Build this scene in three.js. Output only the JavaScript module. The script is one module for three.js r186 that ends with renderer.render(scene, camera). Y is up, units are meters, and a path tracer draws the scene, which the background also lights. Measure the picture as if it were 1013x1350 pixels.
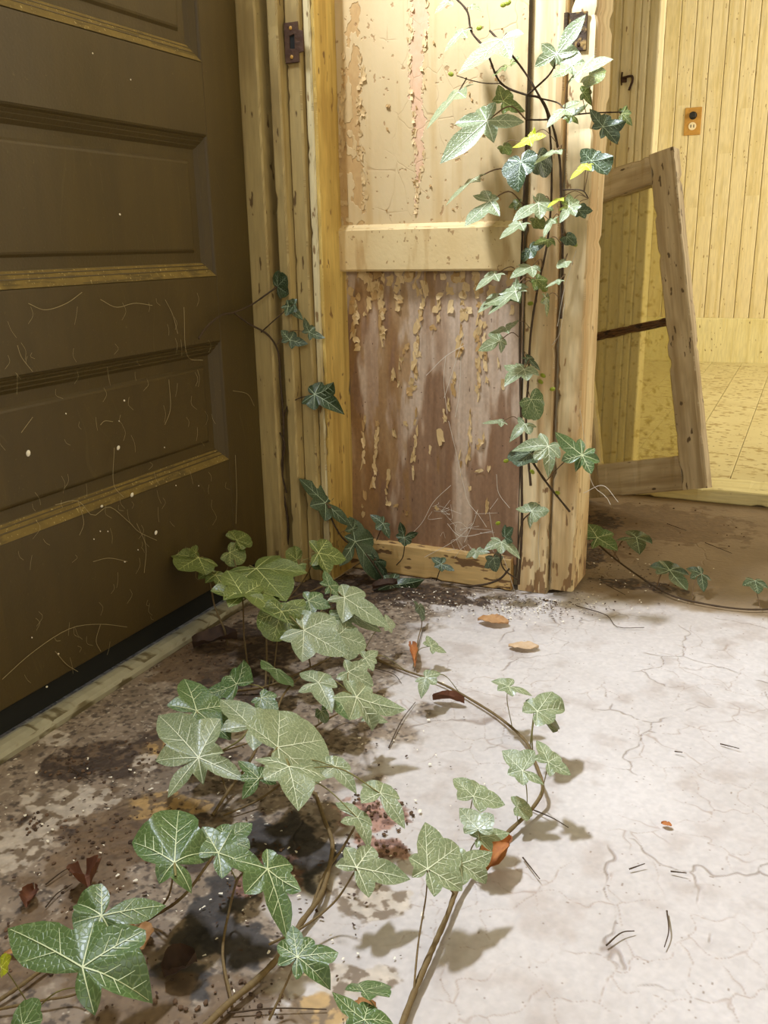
import * as THREE from 'three';
import { RoundedBoxGeometry } from 'three/addons/geometries/RoundedBoxGeometry.js';
import { toCreasedNormals } from 'three/addons/utils/BufferGeometryUtils.js';
import { RectAreaLightUniformsLib } from 'three/addons/lights/RectAreaLightUniformsLib.js';

// ---------------------------------------------------------------- camera, light, exposure
const scene = new THREE.Scene();
const rad = (d) => d * Math.PI / 180;
const camera = new THREE.PerspectiveCamera(59.27, 1013 / 1350, 0.02, 40);
camera.position.set(0, 0.65, 0);
camera.rotation.set(rad(-16.54), rad(25.155), rad(-1.082), 'YXZ');
const renderer = new THREE.WebGLRenderer();
renderer.toneMapping = THREE.LinearToneMapping;
renderer.toneMappingExposure = 1.14;
renderer.shadowMap.enabled = true;
RectAreaLightUniformsLib.init();
scene.background = new THREE.Color(0xcfdcea);
function daylight(color, intensity, w, h, pos, target) {
  const l = new THREE.RectAreaLight(color, intensity, w, h);
  l.position.set(...pos); l.lookAt(...target); l.castShadow = true; scene.add(l);
  return l;
}
// daylight through the glazed light of the door, the window behind the photographer, and the window of the yellow room
daylight(0xeaf1ff, 880, 0.17, 0.24, [-0.925, 1.85, -1.02], [0.5, 1.85, -1.02]);
daylight(0xffffff, 2.8, 1.2, 1.1, [0.35, 1.75, 1.66], [0.35, 1.75, 0]);
daylight(0xfff4e0, 9.5, 1.3, 1.5, [1.75, 1.5, -3.7], [0, 1.5, -3.7]);

// ---------------------------------------------------------------- helpers
let seedState = 7;
function rnd() { seedState = (seedState * 1664525 + 1013904223) >>> 0; return seedState / 4294967296; }
function reseed(n) { seedState = n >>> 0; rnd(); }
const rr = (a, b) => a + (b - a) * rnd();
const clamp = (v, a = 0, b = 1) => Math.min(b, Math.max(a, v));
const lerp = (a, b, t) => a + (b - a) * t;
const smooth = (a, b, v) => { const t = clamp((v - a) / (b - a)); return t * t * (3 - 2 * t); };
function hash(x, y) {
  let h = Math.imul(x | 0, 374761393) + Math.imul(y | 0, 668265263);
  h = Math.imul(h ^ (h >>> 13), 1274126177);
  return ((h ^ (h >>> 16)) >>> 0) / 4294967296;
}
function noise(x, y) {
  const xi = Math.floor(x), yi = Math.floor(y); let fx = x - xi, fy = y - yi;
  fx = fx * fx * (3 - 2 * fx); fy = fy * fy * (3 - 2 * fy);
  const a = hash(xi, yi), b = hash(xi + 1, yi), c = hash(xi, yi + 1), d = hash(xi + 1, yi + 1);
  return a + (b - a) * fx + (c - a) * fy + (a - b - c + d) * fx * fy;
}
function fbm(x, y, o = 4) { let s = 0, a = 0.5, n = 0; for (let i = 0; i < o; i++) { s += a * noise(x, y); n += a; a *= 0.5; x = x * 2.03 + 17.1; y = y * 2.03 + 9.7; } return s / n; }
function worleyEdge(x, y) {
  const xi = Math.floor(x), yi = Math.floor(y); let f1 = 9, f2 = 9;
  for (let j = -1; j <= 1; j++) for (let i = -1; i <= 1; i++) {
    const px = xi + i + hash(xi + i, yi + j), py = yi + j + hash(yi + j + 91, xi + i + 37);
    const d = Math.hypot(px - x, py - y);
    if (d < f1) { f2 = f1; f1 = d; } else if (d < f2) f2 = d;
  }
  return f2 - f1;
}
// colour texture (and height texture) from a function of metres: fn(x, y) -> [r, g, b, height], sRGB 0..255
function paint(w, h, sizeX, sizeY, fn, { bump = false, repeat = true } = {}) {
  const c = new Uint8Array(w * h * 4), b = bump ? new Uint8Array(w * h * 4) : null;
  for (let j = 0; j < h; j++) for (let i = 0; i < w; i++) {
    const p = fn((i + 0.5) / w * sizeX, (j + 0.5) / h * sizeY), k = (j * w + i) * 4;
    c[k] = clamp(p[0], 0, 255); c[k + 1] = clamp(p[1], 0, 255); c[k + 2] = clamp(p[2], 0, 255); c[k + 3] = 255;
    if (b) { b[k] = b[k + 1] = b[k + 2] = clamp(p[3], 0, 1) * 255; b[k + 3] = 255; }
  }
  const mk = (data, srgb) => {
    const t = new THREE.DataTexture(data, w, h); t.magFilter = THREE.LinearFilter; t.minFilter = THREE.LinearMipmapLinearFilter; t.generateMipmaps = true;
    t.wrapS = t.wrapT = repeat ? THREE.RepeatWrapping : THREE.ClampToEdgeWrapping;
    if (srgb) t.colorSpace = THREE.SRGBColorSpace;
    t.repeat.set(1 / sizeX, 1 / sizeY); t.needsUpdate = true; return t;
  };
  return { map: mk(c, true), bumpMap: b ? mk(b, false) : undefined };
}
function mat(o) { if (o.bumpMap === undefined) delete o.bumpMap; const m = new THREE.MeshPhysicalMaterial({ roughness: 0.8, side: THREE.DoubleSide, ...o }); if (!m.bumpMap) m.bumpScale = 1; return m; }
const mix3 = (a, b, t) => [lerp(a[0], b[0], t), lerp(a[1], b[1], t), lerp(a[2], b[2], t)];

const taken = new Map();
function numbered(name) { const n = taken.get(name) ?? 0; taken.set(name, n + 1); return n ? `${name}_${String(n).padStart(3, '0')}` : name; }
function shade(o) { o.traverse((m) => { if (m.isMesh) { m.castShadow = true; m.receiveShadow = true; } }); }
function thing(name, label, category, group) {
  const g = new THREE.Group(); g.name = numbered(name); g.userData = { label, category }; if (group) g.userData.group = group; scene.add(g); return g;
}
function single(name, geo, m, label, category, group) {
  const o = new THREE.Mesh(geo, m); o.name = numbered(name); o.userData = { label, category }; if (group) o.userData.group = group; scene.add(o); return o;
}
function part(name, geo, m, parent) { const o = new THREE.Mesh(geo, m); o.name = name; parent.add(o); return o; }
function structGroup(name, label, category) { const g = new THREE.Group(); g.name = name; g.userData = { kind: 'structure', label, category }; scene.add(g); return g; }
function struct(name, geo, m, label, category) { const o = new THREE.Mesh(geo, m); o.name = name; o.userData = { kind: 'structure', label, category }; scene.add(o); return o; }

// uv in metres by the way each face points; dx, dy shift the pattern
function metreUV(g, dx = 0, dy = 0) {
  const p = g.attributes.position, n = g.attributes.normal, uv = new Float32Array(p.count * 2);
  for (let i = 0; i < p.count; i++) {
    const ax = Math.abs(n.getX(i)), ay = Math.abs(n.getY(i)), az = Math.abs(n.getZ(i));
    let u, v;
    if (ay > ax && ay > az) { u = p.getX(i); v = p.getZ(i); } else if (ax > az) { u = p.getZ(i); v = p.getY(i); } else { u = p.getX(i); v = p.getY(i); }
    uv[i * 2] = u + dx; uv[i * 2 + 1] = v + dy;
  }
  g.setAttribute('uv', new THREE.BufferAttribute(uv, 2)); return g;
}
function box(x0, x1, y0, y1, z0, z1, r = 0.002, dx = 0, dy = 0) {
  const w = Math.abs(x1 - x0), h = Math.abs(y1 - y0), d = Math.abs(z1 - z0);
  const g = new RoundedBoxGeometry(w, h, d, 2, Math.min(r, w * 0.45, h * 0.45, d * 0.45));
  g.translate((x0 + x1) / 2, (y0 + y1) / 2, (z0 + z1) / 2); return metreUV(g, dx, dy);
}
// a worn board: long edges wander and lose bits; axis y
function wornBoard(x0, x1, y0, y1, z0, z1, wear = 0.0025, seed = 1, dx = 0) {
  const ny = Math.max(8, Math.round((y1 - y0) / 0.012)), cx = (x0 + x1) / 2, cz = (z0 + z1) / 2, hx = (x1 - x0) / 2, hz = (z1 - z0) / 2;
  const ring = []; const r = Math.min(0.003, hx * 0.5, hz * 0.5);
  for (const [sx, sz] of [[1, 1], [-1, 1], [-1, -1], [1, -1]]) {
    const first = sx * sz > 0 ? [[sx * hx, sz * (hz - r)], [sx * (hx - r), sz * hz]] : [[sx * (hx - r), sz * hz], [sx * hx, sz * (hz - r)]];
    ring.push(...first.map((q) => [q[0], q[1], sx, sz]));
  }
  const g = new THREE.BufferGeometry(), pos = [], idx = [], m = ring.length;
  for (let j = 0; j <= ny; j++) {
    const y = lerp(y0, y1, j / ny);
    ring.forEach(([x, z, sx, sz], k) => {
      const s = seed * 13.7 + sx * 5.1 + sz * 9.3, n = fbm(s, y * 9, 3), chip = smooth(0.70, 0.78, fbm(s + 40, y * 45, 2)) * wear * 0.9;
      const e = (n - 0.5) * wear * 0.8 + chip;
      pos.push(cx + x - sx * e, y, cz + z - sz * e);
    });
  }
  for (let j = 0; j < ny; j++) for (let k = 0; k < m; k++) { const a = j * m + k, b = j * m + (k + 1) % m, c = a + m, d = b + m; idx.push(a, c, b, b, c, d); }
  const cap = (j) => { for (let k = 1; k < m - 1; k++) j ? idx.push(ny * m, ny * m + k + 1, ny * m + k) : idx.push(0, k, k + 1); };
  cap(0); cap(1);
  g.setAttribute('position', new THREE.Float32BufferAttribute(pos, 3)); g.setIndex(idx);
  const flat = toCreasedNormals(g, 0.6); return metreUV(flat, dx, 0);
}
function tube(points, r, seg = 24, sides = 6, r1 = r) {
  const curve = new THREE.CatmullRomCurve3(points.map((p) => new THREE.Vector3(...p)), false, 'centripetal');
  const g = new THREE.TubeGeometry(curve, seg, 1, sides, false), p = g.attributes.position, nn = g.attributes.normal;
  for (let j = 0; j <= seg; j++) for (let i = 0; i <= sides; i++) {
    const k = j * (sides + 1) + i, rad1 = lerp(r, r1, j / seg) * (0.88 + 0.24 * hash(j * 7 + seg, 3));
    const c = curve.getPointAt(j / seg);
    p.setXYZ(k, c.x + nn.getX(k) * rad1, c.y + nn.getY(k) * rad1, c.z + nn.getZ(k) * rad1);
  }
  return g;
}
const quadUV = (g) => metreUV(g);

// ---------------------------------------------------------------- materials
const doorTex = paint(768, 768, 0.8, 0.8, (x, y) => {
  const n = fbm(x * 14, y * 9, 4), f = noise(x * 420, y * 420), s = fbm(x * 60 + 9, y * 4, 3);
  let c = mix3([72, 57, 18], [86, 69, 25], n); c = mix3(c, [57, 44, 13], 0.35 * s);
  if (f > 0.965) c = mix3(c, [120, 106, 62], 0.4);
  const scratch = noise(x * 300 + fbm(x * 9, y * 9, 2) * 30, y * 12); if (scratch > 0.93) c = mix3(c, [96, 82, 40], 0.3);
  return [...c, 0.5 + 0.3 * (f - 0.5) + 0.3 * (n - 0.5)];
}, { bump: true });
const M = {};
M.door = mat({ ...doorTex, bumpScale: 0.0006, roughness: 0.55 });
M.doorLedge = mat({ ...paint(512, 128, 0.4, 0.1, (x, y) => {  // dust on the ledge, coloured lighter for light falling from above
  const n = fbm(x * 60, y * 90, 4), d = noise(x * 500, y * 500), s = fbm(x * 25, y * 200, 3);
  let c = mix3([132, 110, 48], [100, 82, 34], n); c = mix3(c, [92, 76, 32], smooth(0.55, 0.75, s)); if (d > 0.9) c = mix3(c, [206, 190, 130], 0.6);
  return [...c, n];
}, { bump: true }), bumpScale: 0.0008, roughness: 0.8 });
M.black = mat({ color: 0x14150f, roughness: 0.85 });
function paintedWood(base, stain, bare, chipAmount, seed, bareFoot = 0) {
  return paint(320, 768, 0.35, 1.4, (x, y) => {
    const st = fbm(x * 55 + seed, y * 3.2 + seed, 4), fine = fbm(x * 260 + seed, y * 26, 3), blot = fbm(x * 16 + seed * 3, y * 8, 4);
    let c = mix3(base, stain, smooth(0.42, 0.8, st) * 0.75); c = mix3(c, stain, smooth(0.5, 0.78, blot) * 0.5);
    c = c.map((v) => v * (0.93 + 0.14 * fine));
    const ca = chipAmount + bareFoot * smooth(0.16, 0.02, y), chip = smooth(0.70 - ca, 0.73 - ca, fbm(x * 110 + seed * 7, y * 34 + 5, 3));
    c = mix3(c, mix3(bare, bare.map((v) => v * 0.7), fine), chip * 0.85);
    const dot = noise(x * 330 + seed, y * 260); if (dot > 0.982) c = mix3(c, [70, 52, 26], 0.5);
    return [...c, 0.55 + 0.25 * (fine - 0.5) - 0.35 * chip];
  }, { bump: true });
}
M.trimOlive = mat({ ...paintedWood([180, 158, 102], [136, 112, 64], [104, 78, 40], -0.09, 3), bumpScale: 0.0012, roughness: 0.7 });
M.trimYellowLit = mat({ ...paintedWood([222, 192, 108], [180, 146, 72], [150, 112, 62], -0.08, 11), bumpScale: 0.0012, roughness: 0.65 });  // casing side: yellow paint brightened for bounce from the far room
M.trimPale = mat({ ...paintedWood([222, 208, 160], [184, 156, 96], [150, 118, 72], -0.04, 19), bumpScale: 0.0012, roughness: 0.7 });
M.postCream = mat({ ...paintedWood([224, 202, 154], [186, 150, 98], [160, 120, 76], -0.085, 27, 0.27), bumpScale: 0.0016, roughness: 0.75 });
M.sashWood = mat({ ...paintedWood([190, 172, 136], [146, 124, 86], [92, 72, 46], -0.075, 41), bumpScale: 0.0012, roughness: 0.75 });
M.muntin = mat({ ...paintedWood([150, 106, 58], [110, 74, 36], [84, 56, 30], 0.03, 45), roughness: 0.7 });
M.plank = mat({ ...paintedWood([228, 214, 168], [212, 194, 136], [150, 110, 60], -0.13, 53), bumpScale: 0.0008, roughness: 0.6 });
M.boardYellow = mat({ ...paintedWood([230, 220, 166], [216, 202, 138], [140, 112, 60], -0.12, 61), bumpScale: 0.0008, roughness: 0.6 });
M.roomFloor = mat({ ...paint(512, 512, 1.6, 1.6, (x, y) => {
  const n = fbm(x * 9, y * 9, 4), d = fbm(x * 46, y * 60, 3), s = noise(x * 120, y * 150);
  let c = mix3([222, 212, 162], [206, 192, 138], n); c = mix3(c, [150, 126, 72], smooth(0.62, 0.72, d) * 0.7); if (s > 0.95) c = mix3(c, [84, 66, 34], 0.7);
  return [...c, 0.5];
}), roughness: 0.55 });
M.wallPlain = mat({ ...paint(256, 256, 1.2, 1.2, (x, y) => { const n = fbm(x * 12, y * 12, 4); return mix3([190, 176, 144], [172, 154, 118], n); }), roughness: 0.85 });
M.ceiling = mat({ color: 0x7d745f, roughness: 0.9 });
M.thresholdStrip = mat({ ...paint(512, 256, 0.8, 0.2, (x, y) => {
  const n = fbm(x * 40, y * 70, 4), m = smooth(0.5, 0.68, fbm(x * 24 + 4, y * 60, 4));
  return mix3(mix3([182, 178, 152], [158, 152, 124], n), [92, 80, 50], m * 0.8);
}), roughness: 0.8 });
M.rust = mat({ ...paint(256, 256, 0.1, 0.1, (x, y) => { const n = fbm(x * 160, y * 160, 4); return [...mix3([96, 70, 48], [70, 46, 30], n), n]; }, { bump: true }), bumpScale: 0.0012, roughness: 0.75, metalness: 0.25 });
M.rustHinge = mat({ ...paint(256, 256, 0.1, 0.1, (x, y) => { const n = fbm(x * 150 + 8, y * 150, 4); return [...mix3([58, 42, 22], [140, 112, 58], smooth(0.4, 0.7, n)), n]; }, { bump: true }), bumpScale: 0.002, roughness: 0.85 });
M.brass = mat({ ...paint(128, 128, 0.2, 0.2, (x, y) => mix3([206, 160, 74], [176, 128, 52], fbm(x * 60, y * 60, 3))), roughness: 0.5 });
M.socketBlack = mat({ color: 0x1d1a16, roughness: 0.5 });
M.socketWhite = mat({ color: 0xf0e2bc, roughness: 0.45 });
M.glass = mat({ ...paint(448, 768, 0.4, 0.9, (x, y) => {
  const d = smooth(0.6, 0.85, fbm(x * 90, y * 90, 4)), n = noise(x * 420, y * 420);
  return mix3([232, 228, 200], [196, 182, 130], clamp(d * 0.5 + (n > 0.95 ? 0.5 : 0)));
}), transmission: 0.9, thickness: 0, roughness: 0.12, ior: 1.5 });
M.daylightPane = mat({ color: 0xdfe6ee, roughness: 0.4, emissive: 0xe8f0ff, emissiveIntensity: 1.2 });
M.soil = mat({ color: 0x5e4a37, roughness: 0.95 });
M.web = mat({ color: 0xd9d2bf, roughness: 0.9 });
M.webDust = mat({ color: 0xa3946a, roughness: 0.95 });
M.speck = mat({ color: 0xf2ead2, roughness: 0.8 });

// ---------------------------------------------------------------- measured positions, metres
const VINES = {
  corner: {
    stems: [
      [0.0017, [-0.845, 0, -1.161], [-0.846, 0.03, -1.156], [-0.875, 0.06, -1.174], [-0.911, 0.09, -1.212], [-0.915, 0.126, -1.199]],
      [0.0016, [-0.693, 0.01, -1.04], [-0.72, 0.04, -1.09], [-0.731, 0.07, -1.107], [-0.766, 0.1, -1.15], [-0.807, 0.12, -1.197]],
      [0.0014, [-0.689, 0.01, -1.055], [-0.708, 0.05, -1.102], [-0.697, 0.1, -1.104]],
      [0.0014, [-0.721, 0.01, -1.042], [-0.785, 0.04, -1.125], [-0.778, 0.11, -1.118], [-0.915, 0.105, -1.295]],
      [0.002, [-0.743, 0.005, -1.011], [-0.693, 0.01, -1.04], [-0.661, 0.01, -1.123], [-0.632, 0.02, -1.172], [-0.612, 0.03, -1.188], [-0.577, 0.005, -1.199], [-0.515, 0.004, -1.18]],
      [0.0014, [-0.661, 0.01, -1.123], [-0.667, 0.06, -1.126], [-0.675, 0.08, -1.205], [-0.638, 0.1, -1.202]],
      [0.0013, [-0.829, 0.02, -1.337], [-0.811, 0.05, -1.366], [-0.763, 0.11, -1.327]],
      [0.0014, [-0.829, 0.02, -1.337], [-0.791, 0.03, -1.387], [-0.781, 0.03, -1.527], [-0.777, 0.03, -1.615]],
    ],
    leaves: [
      [2, 'o', [-0.915, 0.138, -1.192], [0.37, 0.93, 0.03], [-0.915, 0.136, -1.137]],
      [2, 'o', [-0.915, 0.15, -1.185], [1, -0.04, 0.04], [-0.915, 0.162, -1.174]],
      [0, 'o', [-0.907, 0.11, -1.209], [0.39, 0.8, 0.47], [-0.915, 0.101, -1.187]],
      [1, 'o', [-0.884, 0.11, -1.194], [0.37, 0.92, 0.11], [-0.841, 0.09, -1.171]],
      [2, 'o', [-0.915, 0.118, -1.284], [0.7, 0.57, 0.42], [-0.893, 0.1, -1.296]],
      [2, 'o', [-0.915, 0.134, -1.308], [0.54, 0.84, 0.02], [-0.915, 0.135, -1.344]],
      [0, 'o', [-0.804, 0.13, -1.201], [0.1, 0.98, 0.18], [-0.715, 0.11, -1.144]],
      [0, 'o', [-0.758, 0.13, -1.09], [0.28, 0.95, 0.09], [-0.813, 0.15, -1.131]],
      [1, 'o', [-0.768, 0.13, -1.117], [0.26, 0.95, -0.14], [-0.671, 0.11, -1.071]],
      [2, 'o', [-0.681, 0.12, -1.079], [0.19, 0.42, 0.89], [-0.687, 0.08, -1.058]],
      [0, 'o', [-0.678, 0.11, -1.087], [0.13, 0.97, 0.21], [-0.675, 0.12, -1.134]],
      [0, 'm', [-0.677, 0.11, -1.153], [0.4, 0.84, 0.37], [-0.644, 0.1, -1.165]],
      [2, 'o', [-0.793, 0.11, -1.315], [0.94, 0.22, 0.27], [-0.803, 0.13, -1.298]],
      [2, 'o', [-0.776, 0.11, -1.291], [-0.02, 0.9, 0.44], [-0.776, 0.1, -1.271]],
      [0, 'o', [-0.76, 0.12, -1.337], [0.71, 0.65, 0.29], [-0.726, 0.1, -1.377]],
      [2, 'm', [-0.765, 0.1, -1.339], [0.44, 0.89, 0.14], [-0.746, 0.09, -1.333]],
      [0, 'm', [-0.701, 0.09, -1.266], [0.55, 0.8, 0.23], [-0.72, 0.11, -1.285], [-0.681, 0.08, -1.26]],
      [1, 'l', [-0.63, 0.11, -1.186], [0.48, 0.84, 0.27], [-0.556, 0.07, -1.192]],
      [1, 'l', [-0.63, 0.09, -1.18], [0.46, 0.86, 0.2], [-0.57, 0.06, -1.192]],
      [0, 'l', [-0.574, 0.06, -1.222], [0.83, 0.55, -0], [-0.568, 0.05, -1.246]],
      [0, 'l', [-0.638, 0.1, -1.069], [0.4, 0.82, 0.4], [-0.571, 0.07, -1.075]],
      [2, 'l', [-0.614, 0.07, -1.131], [0.61, 0.75, 0.24], [-0.579, 0.05, -1.156]],
      [0, 'l', [-0.549, 0.06, -1.093], [0.44, 0.89, 0.13], [-0.543, 0.06, -1.124], [-0.53, 0.05, -1.08]],
      [2, 'm', [-0.665, 0.05, -1.028], [0.51, 0.78, -0.37], [-0.641, 0.05, -0.996]],
      [2, 'o', [-0.72, 0.1, -1.114], [0.8, 0.59, -0.06], [-0.735, 0.12, -1.123]],
      [0, 'm', [-0.676, 0.09, -1.128], [0.6, 0.79, 0.13], [-0.65, 0.07, -1.128]],
      [0, 'm', [-0.652, 0.07, -1.188], [0.44, 0.9, 0.05], [-0.612, 0.05, -1.189]],
    ],
  },
  jamb_foot: {
    stems: [
      [0.0015, [-0.686, -0.035, -1.5], [-0.719, 0.014, -1.52], [-0.755, 0.066, -1.51], [-0.791, 0.09, -1.5], [-0.81, 0.126, -1.49], [-0.822, 0.159, -1.49]],
      [0.002, [-0.658, -0.026, -1.53], [-0.648, -0.016, -1.55], [-0.638, -0.007, -1.565], [-0.585, -0.003, -1.57], [-0.522, 0.011, -1.57], [-0.491, 0.028, -1.57], [-0.474, 0.05, -1.57]],
      [0.0009, [-0.707, 0.029, -1.56], [-0.691, 0.049, -1.555], [-0.683, 0.088, -1.55]],
      [0.0008, [-0.623, 0.005, -1.565], [-0.606, 0.045, -1.55]],
      [0.0008, [-0.755, 0.073, -1.57], [-0.733, 0.111, -1.55]],
    ],
    leaves: [
      [0, 'd', [-0.827, 0.166, -1.49], [0.79, 0.54, 0.29], [-0.866, 0.212, -1.47], [-0.788, 0.122, -1.51]],
      [0, 'd', [-0.767, 0.12, -1.49], [0.94, 0.19, 0.28], [-0.774, 0.142, -1.48]],
      [1, 'd', [-0.769, 0.09, -1.5], [0.8, 0.47, 0.37], [-0.732, 0.008, -1.53], [-0.784, 0.101, -1.49]],
      [2, 'd', [-0.733, 0.047, -1.52], [-0.27, -0.19, 0.94], [-0.742, 0.01, -1.53]],
      [0, 'd', [-0.731, 0.117, -1.55], [0.57, 0.58, 0.58], [-0.718, 0.09, -1.55], [-0.756, 0.131, -1.55]],
      [0, 'd', [-0.685, 0.093, -1.55], [0.4, 0.2, 0.9], [-0.657, 0.106, -1.55], [-0.688, 0.125, -1.54]],
      [0, 'd', [-0.698, 0.006, -1.51], [0.59, 0.6, 0.54], [-0.636, 0.022, -1.52], [-0.684, -0.041, -1.54]],
      [0, 'd', [-0.606, 0.048, -1.55], [0.31, 0.69, 0.66], [-0.581, 0.039, -1.55], [-0.625, 0.058, -1.55]],
    ],
  },
  left_jamb: {
    stems: [
      [0.0017, [-0.915, 0.052, -1.48], [-0.905, 0.119, -1.475], [-0.91, 0.199, -1.47], [-0.906, 0.26, -1.47], [-0.901, 0.32, -1.47], [-0.9, 0.409, -1.465], [-0.9, 0.466, -1.46], [-0.912, 0.495, -1.446], [-0.932, 0.514, -1.422], [-0.932, 0.539, -1.371]],
      [0.0015, [-0.932, 0.504, -1.263], [-0.932, 0.52, -1.286], [-0.932, 0.537, -1.333], [-0.932, 0.539, -1.371], [-0.932, 0.549, -1.431], [-0.908, 0.567, -1.446], [-0.893, 0.58, -1.46]],
      [0.001, [-0.925, 0.498, -1.446], [-0.898, 0.518, -1.446], [-0.872, 0.542, -1.46]],
      [0.001, [-0.904, 0.32, -1.47], [-0.889, 0.358, -1.47], [-0.861, 0.375, -1.475], [-0.837, 0.378, -1.48]],
      [0.0013, [-0.902, 0.184, -1.47], [-0.908, 0.238, -1.465], [-0.897, 0.284, -1.465], [-0.907, 0.306, -1.465]],
    ],
    leaves: [
      [2, 'd', [-0.893, 0.58, -1.46], [-0.36, -0.02, 0.93], [-0.868, 0.596, -1.45]],
      [1, 'd', [-0.872, 0.545, -1.46], [0.73, 0.51, 0.46], [-0.85, 0.522, -1.47]],
      [2, 'd', [-0.859, 0.547, -1.46], [-0.12, 0.54, 0.83], [-0.879, 0.543, -1.46]],
      [1, 'd', [-0.836, 0.498, -1.47], [0.8, 0.34, 0.49], [-0.811, 0.488, -1.48], [-0.838, 0.523, -1.46]],
      [0, 'd', [-0.872, 0.484, -1.46], [0.69, 0.32, 0.65], [-0.843, 0.477, -1.47], [-0.882, 0.501, -1.45]],
      [0, 'd', [-0.835, 0.381, -1.48], [0.14, 0.58, 0.8], [-0.793, 0.406, -1.47], [-0.79, 0.346, -1.5]],
    ],
  },
  right_post: {
    stems: [
      [0.002, [-0.455, 0.021, -1.57], [-0.45, 0.13, -1.565], [-0.452, 0.249, -1.56], [-0.456, 0.361, -1.56], [-0.46, 0.442, -1.56], [-0.46, 0.548, -1.555], [-0.458, 0.678, -1.55], [-0.456, 0.817, -1.55], [-0.454, 0.878, -1.54]],
      [0.0017, [-0.434, 0.221, -1.56], [-0.446, 0.334, -1.56], [-0.444, 0.416, -1.56], [-0.439, 0.497, -1.55], [-0.429, 0.574, -1.55], [-0.415, 0.648, -1.55], [-0.408, 0.743, -1.54], [-0.419, 0.847, -1.54], [-0.431, 0.871, -1.54], [-0.458, 0.914, -1.53], [-0.484, 0.949, -1.5], [-0.505, 0.97, -1.5]],
      [0.0017, [-0.387, 0.523, -1.55], [-0.387, 0.611, -1.55], [-0.392, 0.729, -1.54], [-0.394, 0.78, -1.53], [-0.407, 0.828, -1.53], [-0.431, 0.871, -1.54], [-0.454, 0.878, -1.54], [-0.494, 0.897, -1.53], [-0.515, 0.946, -1.51], [-0.539, 0.974, -1.51], [-0.546, 1.003, -1.51], [-0.567, 1.026, -1.51]],
      [0.0013, [-0.454, 0.878, -1.54], [-0.438, 0.885, -1.53], [-0.399, 0.903, -1.49], [-0.39, 0.92, -1.48]],
      [0.0007, [-0.494, 0.897, -1.53], [-0.518, 0.898, -1.52], [-0.54, 0.903, -1.51], [-0.56, 0.91, -1.5]],
      [0.0009, [-0.389, 0.731, -1.54], [-0.35, 0.726, -1.52], [-0.342, 0.715, -1.52]],
      [0.001, [-0.431, 0.871, -1.54], [-0.398, 0.86, -1.52], [-0.378, 0.846, -1.49]],
      [0.0011, [-0.454, 0.841, -1.54], [-0.421, 0.839, -1.54], [-0.355, 0.841, -1.52], [-0.295, 0.838, -1.51]],
      [0.0018, [-0.447, 0.294, -1.55], [-0.401, 0.237, -1.54], [-0.355, 0.185, -1.54]],
      [0.0012, [-0.461, 0.036, -1.57], [-0.454, 0.101, -1.56], [-0.446, 0.15, -1.55], [-0.416, 0.188, -1.5]],
      [0.0011, [-0.455, 0.029, -1.57], [-0.479, 0.056, -1.55], [-0.471, 0.122, -1.5]],
    ],
    leaves: [
      [1, 'l', [-0.579, 1.021, -1.51], [-0.04, 0.76, 0.65], [-0.592, 1.003, -1.49]],
      [1, 'l', [-0.55, 0.973, -1.5], [-0.25, 0.69, 0.68], [-0.571, 0.945, -1.48]],
      [1, 'l', [-0.478, 0.951, -1.48], [-0.12, 0.72, 0.69], [-0.528, 0.907, -1.44], [-0.447, 0.956, -1.48]],
      [1, 'l', [-0.557, 0.885, -1.5], [-0.45, 0.72, 0.52], [-0.592, 0.834, -1.46]],
      [1, 'l', [-0.501, 0.836, -1.48], [0.21, 0.45, 0.87], [-0.557, 0.78, -1.44], [-0.49, 0.807, -1.48], [-0.492, 0.863, -1.49]],
      [0, 'o', [-0.487, 0.869, -1.52], [0.7, 0.19, 0.69], [-0.456, 0.854, -1.53], [-0.491, 0.89, -1.51]],
      [1, 'l', [-0.391, 0.922, -1.48], [-0.16, 0.14, 0.98], [-0.354, 0.967, -1.48], [-0.413, 0.938, -1.48], [-0.395, 0.905, -1.49]],
      [0, 'l', [-0.364, 0.903, -1.47], [-0.01, 0.55, 0.84], [-0.387, 0.888, -1.45], [-0.359, 0.923, -1.48]],
      [1, 'l', [-0.346, 0.894, -1.46], [-0.41, 0.53, 0.74], [-0.302, 0.9, -1.44], [-0.348, 0.878, -1.45]],
      [2, 'o', [-0.344, 0.892, -1.5], [-0.08, 0.65, 0.76], [-0.324, 0.883, -1.49]],
      [0, 'o', [-0.355, 0.87, -1.51], [0.29, 0.23, 0.93], [-0.344, 0.853, -1.52], [-0.346, 0.881, -1.51]],
      [1, 'l', [-0.378, 0.846, -1.49], [-0.16, 0.75, 0.64], [-0.398, 0.821, -1.47], [-0.358, 0.856, -1.5]],
      [0, 'o', [-0.374, 0.84, -1.52], [0.18, 0.49, 0.85], [-0.351, 0.854, -1.52], [-0.364, 0.828, -1.52]],
      [0, 'd', [-0.32, 0.818, -1.5], [0.46, 0.27, 0.85], [-0.288, 0.823, -1.5], [-0.301, 0.795, -1.51], [-0.337, 0.841, -1.49]],
      [1, 'o', [-0.294, 0.835, -1.51], [0.08, 0.38, 0.92], [-0.279, 0.819, -1.51], [-0.288, 0.846, -1.51]],
      [1, 'y', [-0.421, 0.804, -1.45], [-0.2, 0.65, 0.73], [-0.44, 0.791, -1.43], [-0.395, 0.804, -1.44], [-0.415, 0.818, -1.45]],
      [2, 'o', [-0.498, 0.805, -1.56], [0.55, 0.48, 0.68], [-0.487, 0.792, -1.56]],
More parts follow.
